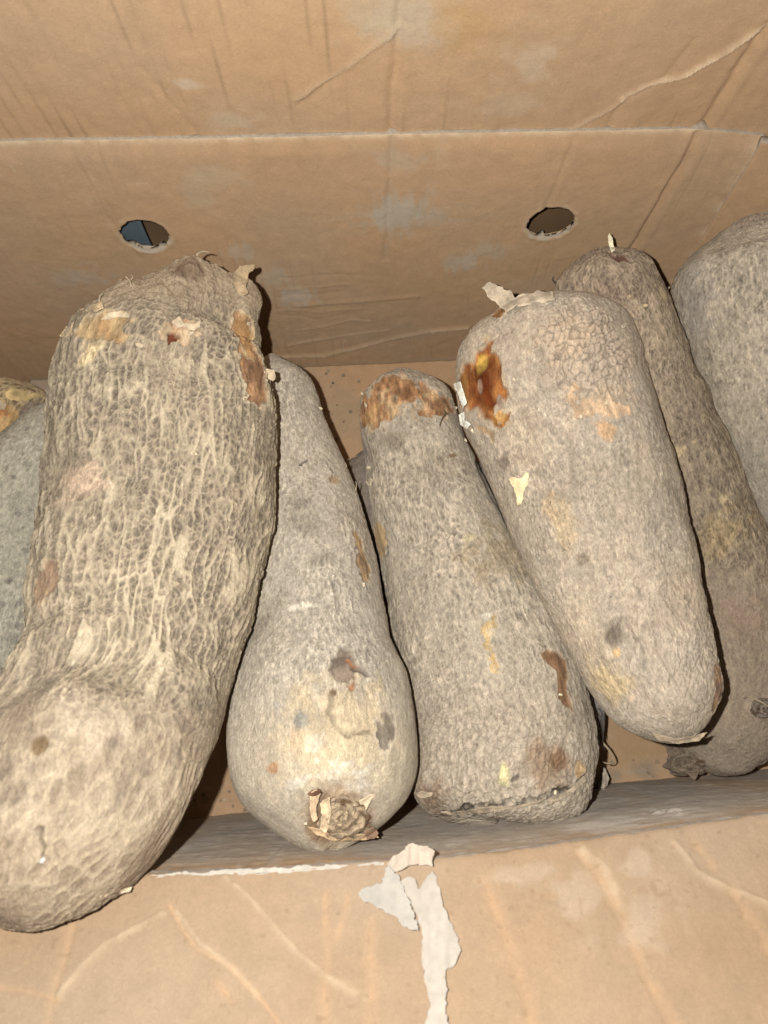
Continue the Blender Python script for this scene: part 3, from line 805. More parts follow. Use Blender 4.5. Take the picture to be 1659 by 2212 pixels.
def long_cracks(s, n, box_, seed, tilt=0.0, depth=-.0007, amt=.45):
    r_ = random.Random(seed)
    for k in range(n):
        x, y = r_.uniform(box_[0], box_[2]), r_.uniform(box_[1], box_[3]); ln = r_.uniform(25, 95)
        x += (y - box_[1]) * tilt
        pts = [(x + t * ln * tilt + r_.uniform(-3, 3), y + t * ln) for t in (0, .33, .66, 1)]
        s.crack(pts, r_.uniform(.0004, .0008), depth * r_.uniform(.6, 1.4), (.16, .13, .10), amt * r_.uniform(.5, 1.2), rag=.0016, seed=seed + k, lip=.0003)

def flake(s, pts, color, label=None, lift=.0006, curl=.0015, seed=1, thick=.0004, name="skin_flake", dome=0.0):
    k0 = s.near(np.mean([p[0] for p in pts]), np.mean([p[1] for p in pts]))
    return paper(name, pts, lambda x, y: s.depth(x, y), np.asarray(color), label, s.e, lift, thick, seed, rough=.9, mat=M_PEEL, curl=curl, n_edge=60, dome=dome, vary=.32)
def hair(s, pts, dz=None, r0=.0005, r1=.00018, color=(.42, .33, .22), name="root_hair", base=None, parent=None, label=None):
    """a thin dry rootlet leaving the skin at its first point"""
    pts = np.array(pts, float); n = 26
    t = np.linspace(0, len(pts) - 1, n)
    xy = np.stack([catmull(np.arange(len(pts)), pts[:, k], t) if len(pts) > 2 else np.interp(t, [0, 1], pts[:, k]) for k in (0, 1)], 1)
    d0 = s.depth(*pts[0]) if base is None else base
    dz = [0.0] * len(pts) if dz is None else dz
    dep = d0 - .0008 - np.interp(t, np.arange(len(pts)), dz)
    C = np.array([at_d(x, y, d) for (x, y), d in zip(xy, dep)])
    T = np.gradient(C, axis=0); T /= np.linalg.norm(T, axis=1)[:, None]
    a = np.cross(T, [0.3, .5, .8]); a /= np.linalg.norm(a, axis=1)[:, None]; b = np.cross(T, a)
    rad = np.linspace(r0, r1, n) * (1 + .2 * noise(np.c_[t * 3, t * 0, t * 0], len(pts)))
    ph = np.linspace(0, 2 * np.pi, 7, endpoint=False)
    V = C[:, None] + rad[:, None, None] * (np.cos(ph)[None, :, None] * a[:, None] + np.sin(ph)[None, :, None] * b[:, None])
    f = [tuple(x) for x in grid_faces(n, 7, True)] + [tuple(range(7))[::-1], tuple(range((n - 1) * 7, n * 7))]
    o = mesh_from(name, V.reshape(-1, 3), f, M_PEEL, parent or s.e, np.tile(color, (n * 7, 1)))
    if label: o["label"] = label
    return o
def bits(s, spots, color, seed=1, size=6, lift=.0004):
    """small curled scales standing off the skin"""
    r_ = random.Random(seed)
    for (x, y) in spots:
        n = r_.randint(5, 7); a0 = r_.random() * 6.28; el = r_.uniform(1.2, 2.2); rot = r_.random() * 3.14
        pts = []
        for k in range(n):
            a = a0 + 6.283 * k / n; rr = size * r_.uniform(.55, 1.25)
            dx, dy = rr * math.cos(a) * el * .6, rr * math.sin(a) * .6
            pts.append((x + dx * math.cos(rot) - dy * math.sin(rot), y + dx * math.sin(rot) + dy * math.cos(rot)))
        flake(s, pts, np.asarray(color) * r_.uniform(.85, 1.1), None, lift, .0016, seed * 31 + int(x), .0003)

# ============================================================= big netted yam at the left, over the rim
Y1 = Yam([(432, 598, 60, .228), (426, 640, 108, .228), (410, 682, 146, .227), (390, 724, 184, .226), (373, 790, 216, .225), (363, 900, 236, .222), (352, 1050, 237, .224), (329, 1200, 234, .230), (300, 1340, 233, .240), (274, 1440, 231, .250),
          (215, 1580, 256, .268), (160, 1720, 262, .280), (76, 1845, 240, .286), (0, 1976, 172, .284)], nr=680, nt=430, cap0=(.42, 2.2), cap1=(.95, 2.2), lump=.0026, seed=201)
Y1.bump(420, 580, 40, .004); Y1.bump(516, 655, 40, .010); Y1.bump(556, 735, 70, .0065); Y1.bump(190, 720, 60, .004); Y1.bump(400, 610, 40, .004)
Y1.groove([(40, 1455), (110, 1425), (200, 1415), (280, 1425)], .012, -.009)
Y1.groove([(380, 1385), (440, 1420), (480, 1460)], .008, -.004)
Y1.bump(170, 1620, 170, .006)
Y1.refresh()
zy = Y1.py
zone = sstep(1560, 1400, Y1.py + 60 * fbm(Y1.q * 24, 3, 3) + .12 * (Y1.px - 250) * -1)
zone = .62 + .38 * zone
zone = np.clip(zone - .5 * np.exp(-((Y1.px - 170) / 60) ** 2 - ((Y1.py - 1030) / 60) ** 2), 0, 1)
def cork_lines(s, cell, zs, seed, wid=.11):
    """long wavy cork ridges running down the tuber, as level lines of a stretched noise"""
    w_ = np.stack([fbm(s.q * [150, 150, 110], seed + 1, 3), fbm(s.q * [150, 150, 110], seed + 2, 3), 0 * s.q[:, 0]], 1) * .0008
    w_ += np.stack([fbm(s.q * 40, seed + 11, 2), fbm(s.q * 40, seed + 12, 2), 0 * s.q[:, 0]], 1) * .0012
    f1, f2, cid = worley((s.q + w_) * [1 / cell, 1 / cell, zs / cell], seed)
    wv_ = wid * np.clip(1 + .8 * fbm(s.q * [70, 70, 40], seed + 7, 3), .6, 1.2)
    ln_ = 1 - sstep(wv_ * .4, wv_ * 1.5, f2 - f1)
    return ln_ * (.35 + .65 * sstep(-.45, .15, fbm(s.q * [160, 160, 50], seed + 9, 2)))

dusty = .62 + .38 * sstep(-.45, .2, fbm(Y1.q * [30, 30, 14], 230, 3))
skin(Y1, cell=.0031, stretch=lambda t: float(np.interp(t, [0, .08, .2, .6, .72, 1], [.9, .8, .55, .55, .6, .6])), ridge=(182, 165, 139), valley=(112, 100, 85), contrast=.8, amp=.0005, width=.15, seed=202, tint=(204, 186, 154), tintamt=.08, tone=.08, fibre=.34, zone=zone * dusty, warp=.7, fine=.18, wrinkle=.18)
LN = cork_lines(Y1, .0050, .11, 231, .12) * np.clip(zone * 2.6 - 1.6, 0, 1) * sstep(640, 760, Y1.py + 40 * fbm(Y1.q * 30, 9, 3)) * (.55 + .45 * dusty)
Y1.h += .0010 * LN; Y1.col = mixc(Y1.col, lin(208, 191, 160), .92 * np.clip(LN, 0, 1))
Y1.col *= .88  # whole skin darkened in albedo to offset the close flash
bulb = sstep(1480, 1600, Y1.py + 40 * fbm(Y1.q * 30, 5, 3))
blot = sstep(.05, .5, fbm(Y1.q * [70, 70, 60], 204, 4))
Y1.col = mixc(Y1.col, lin(168, 149, 124), .5 * bulb)  # bulb colour toned down where the near flash overexposes it
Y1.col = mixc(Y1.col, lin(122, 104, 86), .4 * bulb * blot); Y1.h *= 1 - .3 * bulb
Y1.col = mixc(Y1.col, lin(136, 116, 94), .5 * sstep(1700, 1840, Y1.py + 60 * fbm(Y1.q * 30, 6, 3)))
wb = (Y1.q + .0022 * np.stack([fbm(Y1.q * 70, 81, 3), fbm(Y1.q * 70, 82, 3), fbm(Y1.q * 70, 83, 3)], 1)) / .0056 * [1, 1, .7]
f1, f2, cid = worley(wb, 84); web = (1 - sstep(.05, .34, f2 - f1)) * sstep(-.5, .3, fbm(Y1.q * 45, 85, 3)); cellm = sstep(.3, .6, f2 - f1) * (cid > .45)
Y1.col = mixc(Y1.col, lin(200, 182, 152), .34 * bulb * web); Y1.col = mixc(Y1.col, lin(134, 117, 98), .30 * bulb * cellm); Y1.h += (.0006 * web - .0004 * cellm) * bulb
Y1.spot(200, 1560, 75, 40, lin(192, 175, 152), .3, 210)
Y1.spot(170, 1035, 60, 45, lin(208, 180, 152), .65, 211)
Y1.h += .0016 * fbm(Y1.q * 160, 77, 3) * sstep(720, 640, Y1.py)
top = sstep(690, 620, Y1.py + 30 * fbm(Y1.q * 40, 7, 3)); Y1.col = mixc(Y1.col, lin(172, 152, 124), .55 * top)
Y1.patch([(165, 715), (185, 690), (225, 678), (280, 682), (270, 700), (282, 718), (262, 742), (225, 744), (190, 740)], lin(172, 138, 96), .85, -.0008, .0005, lin(222, 198, 156), seed=212, col2=lin(200, 170, 124))
Y1.patch([(342, 712), (370, 690), (400, 702), (430, 694), (424, 720), (400, 742), (368, 742)], lin(204, 178, 144), .85, -.0002, .0003, None, seed=213, rag=.004, col2=lin(188, 154, 120))
Y1.patch([(366, 722), (380, 718), (394, 726), (388, 736), (378, 734), (372, 748), (364, 742)], lin(92, 44, 24), .95, -.0026, .0004, None, seed=214, gloss=.4, edge=.0006)
Y1.patch([(495, 690), (520, 678), (545, 715), (552, 760), (572, 800), (576, 850), (562, 880), (535, 862), (522, 820), (518, 765)], lin(142, 106, 78), .92, -.0012, .0006, lin(220, 198, 158), seed=215, col2=lin(172, 132, 94))
Y1.patch([(508, 692), (530, 690), (548, 730), (550, 770), (535, 762), (520, 730)], lin(186, 146, 98), .75, -.0006, .0003, lin(228, 204, 160), seed=216)
Y1.patch([(76, 1275), (100, 1216), (126, 1215), (130, 1250), (110, 1290), (85, 1310)], lin(156, 122, 96), .6, -.0004, .0003, lin(200, 174, 138), seed=217, col2=lin(172, 138, 106))
Y1.spot(405, 575, 34, 20, lin(120, 98, 78), .7, 218); Y1.spot(390, 590, 16, 10, lin(104, 84, 70), .6, 219)
Y1.spot(84, 1608, 15, 14, lin(116, 96, 70), .95, 220, rag=.2, depth=-.001, hard=.2)
for k, (x, y, a, b) in enumerate(((18, 1650, 22, 26), (60, 1665, 15, 12), (250, 1600, 16, 12), (300, 1560, 14, 12), (390, 1570, 14, 14), (350, 1520, 12, 10), (230, 1490, 16, 12), (260, 1720, 12, 16), (30, 1720, 20, 16), (320, 1650, 10, 10), (380, 1640, 10, 12), (150, 1500, 8, 6))):
    Y1.spot(x, y, a, b, lin(124, 110, 94), .6, 221 + k, rag=.9)
Y1.spot(190, 770, 20, 26, lin(222, 198, 152), .7, 240); Y1.spot(210, 745, 12, 10, lin(222, 198, 152), .6, 241)
Y1.crack([(80, 1795), (90, 1830), (96, 1850)], .0007, -.001, (.07, .05, .04), .7, seed=242)
Y1.spot(92, 1856, 4, 3.5, lin(236, 232, 226), .8, 244, rag=.3)  # painted glint: a tiny near-white specular highlight put into the colour
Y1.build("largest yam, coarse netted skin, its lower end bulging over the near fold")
CREAM = np.array([.58, .47, .32])
flake(Y1, [(518, 574), (548, 572), (549, 581), (538, 590), (536, 604), (531, 618), (536, 632), (522, 640), (508, 620), (500, 596)], lin(176, 154, 122), None, .0012, .004, 251)
flake(Y1, [(218, 690), (232, 676), (262, 670), (281, 678), (279, 686), (255, 684), (238, 690)], CREAM, "pale curled edge above the orange scar", .001, .002, 252)
flake(Y1, [(372, 696), (388, 682), (396, 697), (420, 700), (434, 690), (432, 706), (416, 714), (398, 706), (384, 708)], CREAM, "pale star of peeled skin by the dark pit", .0012, .002, 253)
flake(Y1, [(128, 726), (144, 706), (152, 690), (158, 698), (154, 712), (156, 722), (142, 728)], lin(200, 176, 140), None, .001, .001, 254)
flake(Y1, [(172, 668), (188, 660), (208, 656), (222, 649), (224, 664), (206, 674), (188, 672)], lin(190, 168, 134), None, .001, .002, 255)
flake(Y1, [(570, 795), (592, 800), (596, 816), (590, 824), (574, 812)], CREAM, None, .001, .002, 257)
flake(Y1, [(212, 1935), (250, 1925), (285, 1916), (282, 1924), (250, 1935), (225, 1941)], CREAM, None, .0008, .001, 258)
hair(Y1, [(425, 552), (430, 546), (440, 543), (452, 545)], [0, .002, .004, .006], .0007, .0003)
hair(Y1, [(283, 618), (280, 606), (272, 598)], [0, .003, .006], .0006, .0003)
hair(Y1, [(280, 608), (286, 600), (284, 594)], [.003, .004, .006], .0004, .0002)
hair(Y1, [(214, 655), (216, 640), (222, 636)], [0, .002, .003], .0006, .0003)
bits(Y1, [(538, 700), (530, 860), (300, 745), (310, 735), (412, 720), (180, 765), (250, 1300), (420, 980)], CREAM, 3, 7)

# ============================================================= grey-green yam behind it on the left
Y2 = Yam([(150, 850, 40, .14), (128, 930, 90, .135), (84, 1040, 132, .13), (40, 1160, 158, .125), (0, 1320, 172, .12), (-30, 1480, 165, .115), (-45, 1600, 120, .115)], nr=320, nt=260, lump=.0028, seed=301)
skin(Y2, cell=.0028, stretch=.8, ridge=(194, 186, 162), valley=(146, 139, 121), contrast=.35, amp=.0003, seed=302, grey=(182, 175, 158), greyamt=.3, tone=.09, fibre=.4, wrinkle=.35)
for k in range(20):
    Y2.spot(random.uniform(0, 90), random.uniform(950, 1480), random.uniform(3, 7), random.uniform(3, 8), lin(120, 114, 104), .6, 310 + k, f=260)
Y2.spot(5, 1445, 5, 5, lin(84, 74, 66), .9, 330, hard=.2)
Y2.build("smooth ash-grey yam wedged at the left behind the netted yam")

# ============================================================= netted, cut yam in the far left corner
Y3 = Yam([(40, 826, 60, .085), (26, 880, 100, .08), (-10, 980, 130, .07), (-70, 1120, 140, .065), (-130, 1260, 120, .065)], nr=240, nt=220, cap0=(.45, 2.6), lump=.003, seed=351)
skin(Y3, cell=.0048, stretch=.5, ridge=(200, 178, 138), valley=(120, 100, 76), contrast=1.0, amp=.0012, seed=352, tone=.12, wrinkle=.2)
Y3.patch([(-30, 880), (0, 870), (40, 880), (46, 920), (30, 960), (0, 985), (-40, 960)], lin(196, 140, 88), .85, -.0003, .0003, lin(222, 196, 140), seed=353, col2=lin(214, 178, 124))
Y3.patch([(40, 890), (66, 866), (104, 868), (106, 890), (80, 908), (52, 926)], lin(140, 124, 110), .8, -.0005, .0003, None, seed=354)
Y3.build("yam with an orange cut patch in the far left corner")
flake(Y3, [(10, 850), (26, 838), (48, 842), (60, 850), (100, 846), (102, 856), (70, 862), (40, 866), (16, 862)], lin(206, 182, 132), None, .001, .003, 355)
flake(Y3, [(-4, 866), (6, 858), (16, 874), (8, 886), (-4, 884)], CREAM, None, .001, .002, 356)

# ============================================================= bulbous grey yam, second in front
Y4 = Yam([(586, 765, 30, .142), (592, 830, 82, .142), (606, 900, 94, .142), (626, 1000, 117, .143), (646, 1100, 135, .145), (662, 1200, 147, .152), (672, 1300, 156, .162), (682, 1400, 163, .174), (690, 1500, 192, .184), (698, 1600, 203, .192), (702, 1700, 196, .196), (706, 1843, 120, .200)], nr=560, nt=330, cap0=(1.5, 2.0), cap1=(.9, 2.15), lump=.0018, seed=401)
Y4.refresh()
z4 = sstep(1180, 1400, Y4.py)
skin(Y4, cell=.0024, stretch=.40, ridge=(205, 192, 170), valley=(150, 137, 120), contrast=.4, amp=.00022, width=.26, seed=402, grey=(184, 175, 159), greyamt=.25, tone=.09, fibre=.45, warp=1.0, wrinkle=.42)
b4 = sstep(1430, 1600, Y4.py + 60 * fbm(Y4.q * 26, 12, 3))
Y4.col = mixc(Y4.col, lin(190, 174, 148), .55 * b4); Y4.h *= (1 - .45 * b4)
Y4.col = mixc(Y4.col, lin(154, 142, 126), .35 * b4 * sstep(.05, .55, fbm(Y4.q * 80, 14, 4)))
Y4.spot(740, 1560, 95, 80, lin(204, 182, 144), .55, 403); Y4.spot(700, 1640, 110, 60, lin(212, 194, 160), .45, 404)
Y4.spot(850, 1650, 40, 70, lin(212, 196, 164), .4, 405)
Y4.patch([(710, 1452), (722, 1425), (738, 1400), (760, 1410), (778, 1440), (796, 1463), (772, 1460), (758, 1478), (735, 1470)], lin(138, 122, 106), .9, -.0012, .0005, None, seed=406, col2=lin(112, 96, 82), rag=.002)
Y4.patch([(754, 1425), (764, 1422), (776, 1440), (768, 1446)], lin(156, 108, 74), .85, -.0015, 0, seed=407); Y4.patch([(744, 1474), (772, 1462), (774, 1474), (756, 1484)], lin(150, 104, 74), .85, -.0015, 0, seed=408)
Y4.crack([(792, 1462), (774, 1450), (760, 1444)], .0007, -.0015, seed=409)
Y4.patch([(803, 1552), (825, 1545), (845, 1553), (858, 1560), (852, 1600), (835, 1624), (818, 1618), (806, 1592)], lin(152, 138, 121), .92, -.0006, .0004, lin(214, 200, 176), seed=410, edge=.0005, col2=lin(136, 124, 108))
Y4.crack([(712, 1502), (711, 1530), (722, 1560), (742, 1581), (775, 1586), (802, 1584)], .0011, -.0011, lin(150, 136, 112), .85, seed=411, lip=.0005)
Y4.crack([(736, 1580), (760, 1590), (800, 1580)], .0005, -.0009, lin(110, 92, 72), .8, seed=412)
Y4.spot(719, 1497, 7, 5, lin(124, 104, 78), .9, 413, hard=.2)
Y4.spot(650, 1548, 14, 14, lin(138, 136, 128), .8, 414); Y4.spot(600, 1530, 12, 10, lin(160, 152, 140), .6, 415)
Y4.spot(592, 1660, 13, 9, lin(186, 140, 102), .8, 416); Y4.spot(640, 1600, 30, 20, lin(204, 176, 142), .5, 417)
Y4.spot(655, 1310, 36, 6, lin(216, 206, 186), .9, 418, rag=.3)
Y4.spot(560, 1360, 26, 20, lin(130, 118, 102), .5, 419); Y4.spot(660, 1120, 30, 40, lin(134, 124, 108), .45, 420); Y4.spot(690, 1210, 26, 16, lin(130, 118, 102), .45, 421)
Y4.spot(640, 1080, 26, 20, lin(140, 130, 112), .4, 431); Y4.spot(600, 1300, 26, 30, lin(140, 128, 112), .4, 432)
Y4.patch([(764, 1152), (776, 1158), (786, 1190), (800, 1238), (797, 1262), (784, 1250), (772, 1210)], lin(172, 142, 102), .9, -.0006, .0006, lin(206, 188, 158), seed=422, edge=.0006, col2=lin(140, 114, 84))
Y4.crack([(762, 1150), (768, 1190), (774, 1230), (790, 1260), (797, 1280)], .0006, -.001, seed=423)
Y4.spot(724, 1036, 12, 14, lin(176, 148, 108), .8, 424); Y4.crack([(650, 1006), (654, 998), (662, 994)], .0006, -.001, seed=425)
Y4.crack([(706, 1000), (720, 1020), (716, 1036)], .0005, -.0007, seed=426, amt=.6); Y4.crack([(700, 980), (722, 1010)], .0005, -.0006, seed=427, amt=.5)
for k, (x, y) in enumerate(((700, 1690), (760, 1700), (790, 1670), (720, 1645), (640, 1690), (680, 1610), (740, 1655))):
    Y4.spot(x, y, 18, 9, lin(232, 224, 208), .38, 440 + k, rag=1.6, f=260, hard=.6)
# the stem scar pit
Y4.spot(735, 1770, 66, 56, lin(172, 148, 118), .8, 451, depth=-.003, rag=.3)
Y4.spot(700, 1790, 30, 22, lin(130, 98, 66), .7, 452); Y4.spot(690, 1740, 22, 18, lin(126, 96, 74), .6, 453)
Y4.spot(790, 1790, 26, 20, lin(110, 90, 72), .7, 454); Y4.spot(760, 1725, 26, 12, lin(128, 104, 82), .5, 455)
long_cracks(Y4, 12, (560, 900, 800, 1420), 471)
Y4.build("grey bulbous yam with a cracked pale lower end and crusted stem scar")
# stem end: a low crusted dome with whorled ridges
def stem_end(s, x, y, rx, ry, seed, label, col1, col2, name="stem_scar", k=1.0):
    nr_, nt_ = 46, 110
    rr = np.linspace(0, 1, nr_)[:, None]; th = np.linspace(0, 2 * np.pi, nt_, endpoint=False)[None, :]
    edge = 1 + .10 * np.sin(3 * th + 1) + .06 * np.sin(7 * th) + .05 * np.sin(11 * th + 2)
    X = x + rx * rr * edge * np.cos(th); Y = y + ry * rr * edge * np.sin(th)
    dep = np.array([s.depth(a, b) for a, b in zip(X.ravel(), Y.ravel())])
    dep = np.median(dep) * .35 + dep * .65
    q3 = np.stack([(X.ravel() - x) / rx, (Y.ravel() - y) / ry, 0 * X.ravel()], 1)
    rq = np.hypot(q3[:, 0], q3[:, 1]); aq = np.arctan2(q3[:, 1], q3[:, 0])
    whorl = np.sin(rq * 17 + aq * 1.0 + 1.6 * fbm(q3 * 2.2, seed, 3))
    f1, f2, _ = worley(q3 * [3.2, 3.2, 1] + .3 * np.c_[whorl, whorl, whorl], seed)
    up = k * .0062 * (1 - rq ** 2) + .0011 * whorl + .0024 * (1 - sstep(.05, .3, f2 - f1)) + .0016 * fbm(q3 * 5, seed + 2, 4) - .003 * sstep(.86, 1.05, rq)
    P = np.array([at_d(a, b, d - u) for a, b, d, u in zip(X.ravel(), Y.ravel(), dep, up)])
    cc = mixc(np.tile(col1, (len(P), 1)), col2, np.clip(.5 + .45 * whorl * .6 + .5 * fbm(q3 * 4, seed + 4, 4), 0, 1))
    cc = mixc(cc, lin(104, 74, 50), .75 * sstep(.25, .75, fbm(q3 * 3.1, seed + 6, 4)))
    f = grid_faces(nr_, nt_, True)
    o = mesh_from(name, P, f, M_SKIN, s.e, cc, gloss=np.zeros(len(P)))
    o["label"] = label
stem_end(Y4, 742, 1766, 55, 50, 461, "crusted whorled stem scar at the lower end", lin(150, 130, 106), lin(212, 190, 158))
flake(Y4, [(668, 1712), (682, 1706), (694, 1712), (690, 1722), (682, 1740), (686, 1770), (676, 1776), (670, 1745)], lin(206, 180, 146), None, .002, .004, 462)
flake(Y4, [(690, 1735), (712, 1722), (716, 1760), (704, 1800), (690, 1790), (696, 1760)], lin(226, 202, 166), None, .005, .004, 463)
flake(Y4, [(664, 1786), (690, 1792), (740, 1808), (800, 1800), (818, 1808), (780, 1816), (720, 1816), (680, 1802)], lin(196, 168, 132), None, .001, .003, 464)
flake(Y4, [(776, 1730), (800, 1716), (812, 1718), (800, 1730), (790, 1752), (780, 1745)], lin(208, 190, 160), None, .002, .003, 465)
flake(Y4, [(786, 1796), (806, 1786), (818, 1800), (808, 1812), (792, 1812)], lin(150, 122, 98), None, .004, .003, 466)
flake(Y4, [(664, 1716), (674, 1706), (690, 1704), (696, 1712), (684, 1718), (672, 1720)], lin(110, 78, 60), None, .005, .003, 467)
bits(Y4, [(693, 882), (786, 1262), (652, 1700), (800, 1640), (690, 1680), (660, 1780)], lin(214, 200, 172), 9, 5)
hair(Y4, [(742, 1020), (748, 1008), (746, 1000)], [0, .003, .005], .0004, .0002)
hair(Y4, [(768, 1060), (770, 1046), (768, 1040)], [0, .003, .005], .0005, .0002)

# ============================================================= middle yam with orange crown and flat lower end
Y5 = Yam([(862, 803, 60, .118), (872, 860, 99, .119), (889, 950, 119, .120), (918, 1050, 136, .121), (945, 1130, 150, .122), (975, 1200, 162, .122), (1030, 1350, 188, .128), (1074, 1500, 196, .136), (1086, 1600, 198, .142), (1082, 1690, 192, .146), (1075, 1772, 160, .148)], nr=520, nt=320, cap0=(.95, 2.2), cap1=(.30, 3.0), lump=.0026, seed=501)
Y5.bump(760 + 30, 1000, 30, -.003)
Y5.groove([(775, 985), (820, 1000), (900, 1005), (980, 1000)], .012, -.0016)
Y5.groove([(1040, 1010), (1110, 1130), (1160, 1240)], .010, -.003)
Y5.bump(925, 1712, 60, .007)
Y5.refresh()
z5 = .35 + .65 * sstep(.0, .6, fbm(Y5.q * [22, 22, 10], 8, 3) + .4 * np.exp(-((Y5.px - 940 - .12 * (Y5.py - 1100)) / 90) ** 2))
skin(Y5, cell=.0031, stretch=.34, ridge=(209, 194, 170), valley=(142, 129, 112), contrast=.65, amp=.0004, width=.28, seed=502, grey=(184, 172, 152), greyamt=.15, tone=.09, fibre=.4, zone=z5, warp=.9, wrinkle=.45, wcell=.0019)
LN = cork_lines(Y5, .0050, .2, 555, .12) * sstep(1150, 1280, Y5.py) * (.3 + .7 * sstep(-.3, .3, fbm(Y5.q * [28, 28, 14], 556, 3)))
Y5.h += .0005 * LN; Y5.col = mixc(Y5.col, lin(210, 196, 172), .5 * LN)
l5 = sstep(1430, 1560, Y5.py); Y5.col = mixc(Y5.col, lin(186, 170, 148), .32 * l5)
p5 = Y5.q / .0042 * [1, 1, .8]; f1, f2, cid = worley(p5 + .4 * np.stack([fbm(Y5.q * 200, 3, 2)] * 3, 1), 510)
mud = 1 - sstep(.02, .15, f2 - f1); Y5.h -= .0005 * mud * l5; Y5.h += .0005 * (cid - .5) * l5; Y5.col = mixc(Y5.col, lin(128, 112, 94), .45 * mud * l5)
orange, amber = lin(180, 134, 92), lin(208, 174, 130)
Y5.patch([(768, 930), (776, 890), (786, 855), (815, 825), (862, 812), (920, 826), (965, 862), (980, 888), (968, 896), (940, 902), (906, 892), (904, 868), (880, 862), (862, 890), (845, 900), (826, 918), (800, 924)], orange, .93, -.0006, .0004, lin(214, 196, 164), seed=511, rag=.0055, col2=amber, vary=.6, edge=.0022)
Y5.spot(948, 870, 34, 16, lin(138, 100, 76), .65, 512); Y5.spot(880, 845, 22, 16, lin(132, 92, 64), .6, 513); Y5.spot(800, 900, 18, 26, lin(206, 172, 116), .5, 514)
Y5.spot(780, 950, 10, 60, lin(150, 130, 122), .5, 515)
Y5.patch([(806, 1142), (820, 1136), (836, 1146), (838, 1180), (826, 1208), (812, 1190)], lin(198, 168, 122), .85, -.0002, .0003, None, seed=516); Y5.crack([(838, 1150), (838, 1190), (834, 1212)], .0006, -.001, seed=517)
Y5.spot(1012, 1165, 14, 13, lin(220, 206, 168), .95, 518, rag=.25, hard=.15, depth=.0003)
Y5.spot(1085, 1190, 75, 60, lin(148, 128, 92), .5, 519)
Y5.spot(975, 985, 14, 5, lin(130, 98, 60), .8, 520); Y5.spot(950, 1000, 60, 40, lin(138, 122, 100), .35, 521); Y5.spot(850, 950, 26, 20, lin(126, 112, 94), .5, 522)
Y5.patch([(1046, 1345), (1062, 1338), (1070, 1356), (1066, 1390), (1076, 1420), (1082, 1458), (1074, 1462), (1064, 1440), (1052, 1410), (1044, 1380)], lin(212, 180, 122), .75, .0004, .0004, lin(222, 210, 184), seed=523, col2=lin(202, 184, 152), rag=.003)
Y5.spot(1050, 1330, 10, 8, lin(222, 212, 190), .8, 524)
Y5.patch([(1168, 1412), (1182, 1404), (1206, 1414), (1222, 1428), (1224, 1460), (1222, 1490), (1232, 1515), (1242, 1538), (1222, 1530), (1206, 1510), (1208, 1475), (1206, 1455), (1186, 1434)], lin(146, 112, 82), .95, -.0007, .0006, lin(206, 184, 154), seed=525, edge=.0004, col2=lin(128, 96, 70), rag=.001)
Y5.spot(1088, 1672, 10, 17, lin(220, 208, 158), .9, 526, rag=.45, hard=.3, depth=-.0008); Y5.crack([(1104, 1682), (1118, 1674)], .0008, -.0014, seed=527)
Y5.spot(1248, 1657, 14, 13, lin(204, 170, 120), .8, 528, rag=.6); Y5.spot(1190, 1655, 44, 34, lin(150, 118, 88), .6, 529); Y5.spot(1205, 1648, 20, 18, lin(138, 100, 68), .6, 530)
Y5.spot(920, 1722, 34, 26, lin(136, 112, 88), .8, 531, rag=.6)
Y5.crack([(985, 1752), (1040, 1742), (1100, 1738), (1140, 1732), (1190, 1714), (1240, 1694), (1262, 1672)], .0011, -.0024, (.04, .028, .02), .95, rag=.0022, seed=532, lip=.0008)
Y5.crack([(940, 1762), (985, 1752), (1020, 1748)], .0007, -.0012, seed=533)
Y5.spot(1195, 1420, 8, 8, lin(120, 90, 62), .6, 534)
long_cracks(Y5, 20, (820, 980, 960, 1600), 571, .18)
Y5.build("middle yam with a peeled orange crown and cracked flat lower end")
flake(Y5, [(862, 806), (868, 796), (874, 808), (882, 814), (876, 820), (866, 818)], lin(176, 152, 124), None, .003, .003, 541)
flake(Y5, [(790, 1040), (800, 1030), (806, 1038), (796, 1050)], lin(206, 190, 162), None, .002, .003, 542)
flake(Y5, [(896, 1716), (910, 1710), (936, 1712), (930, 1722), (910, 1724)], lin(196, 178, 150), None, .002, .003, 543)
flake(Y5, [(950, 1754), (985, 1753), (1010, 1750), (1060, 1742), (1110, 1743), (1180, 1726), (1150, 1738), (1090, 1750), (1020, 1758), (970, 1762)], lin(176, 158, 134), "ragged lip of skin under the lower crack", .001, .003, 544)
flake(Y5, [(1180, 1728), (1230, 1706), (1262, 1676), (1268, 1684), (1240, 1712), (1200, 1732)], lin(182, 166, 142), None, .001, .003, 545)
flake(Y5, [(880, 885), (892, 880), (900, 900), (890, 915)], lin(190, 172, 146), None, .0004, .0008, 546)
bits(Y5, [(790, 875), (782, 850), (795, 1010), (800, 1046), (940, 905), (985, 880), (1060, 1340), (1210, 1500), (1150, 1520), (900, 1300), (1110, 1730), (1200, 1712)], lin(214, 200, 172), 12, 5)
hair(Y5, [(950, 920), (955, 905), (962, 892), (958, 886), (968, 896)], [0, .001, .002, .002, .002], .0004, .0002, (.10, .07, .05))

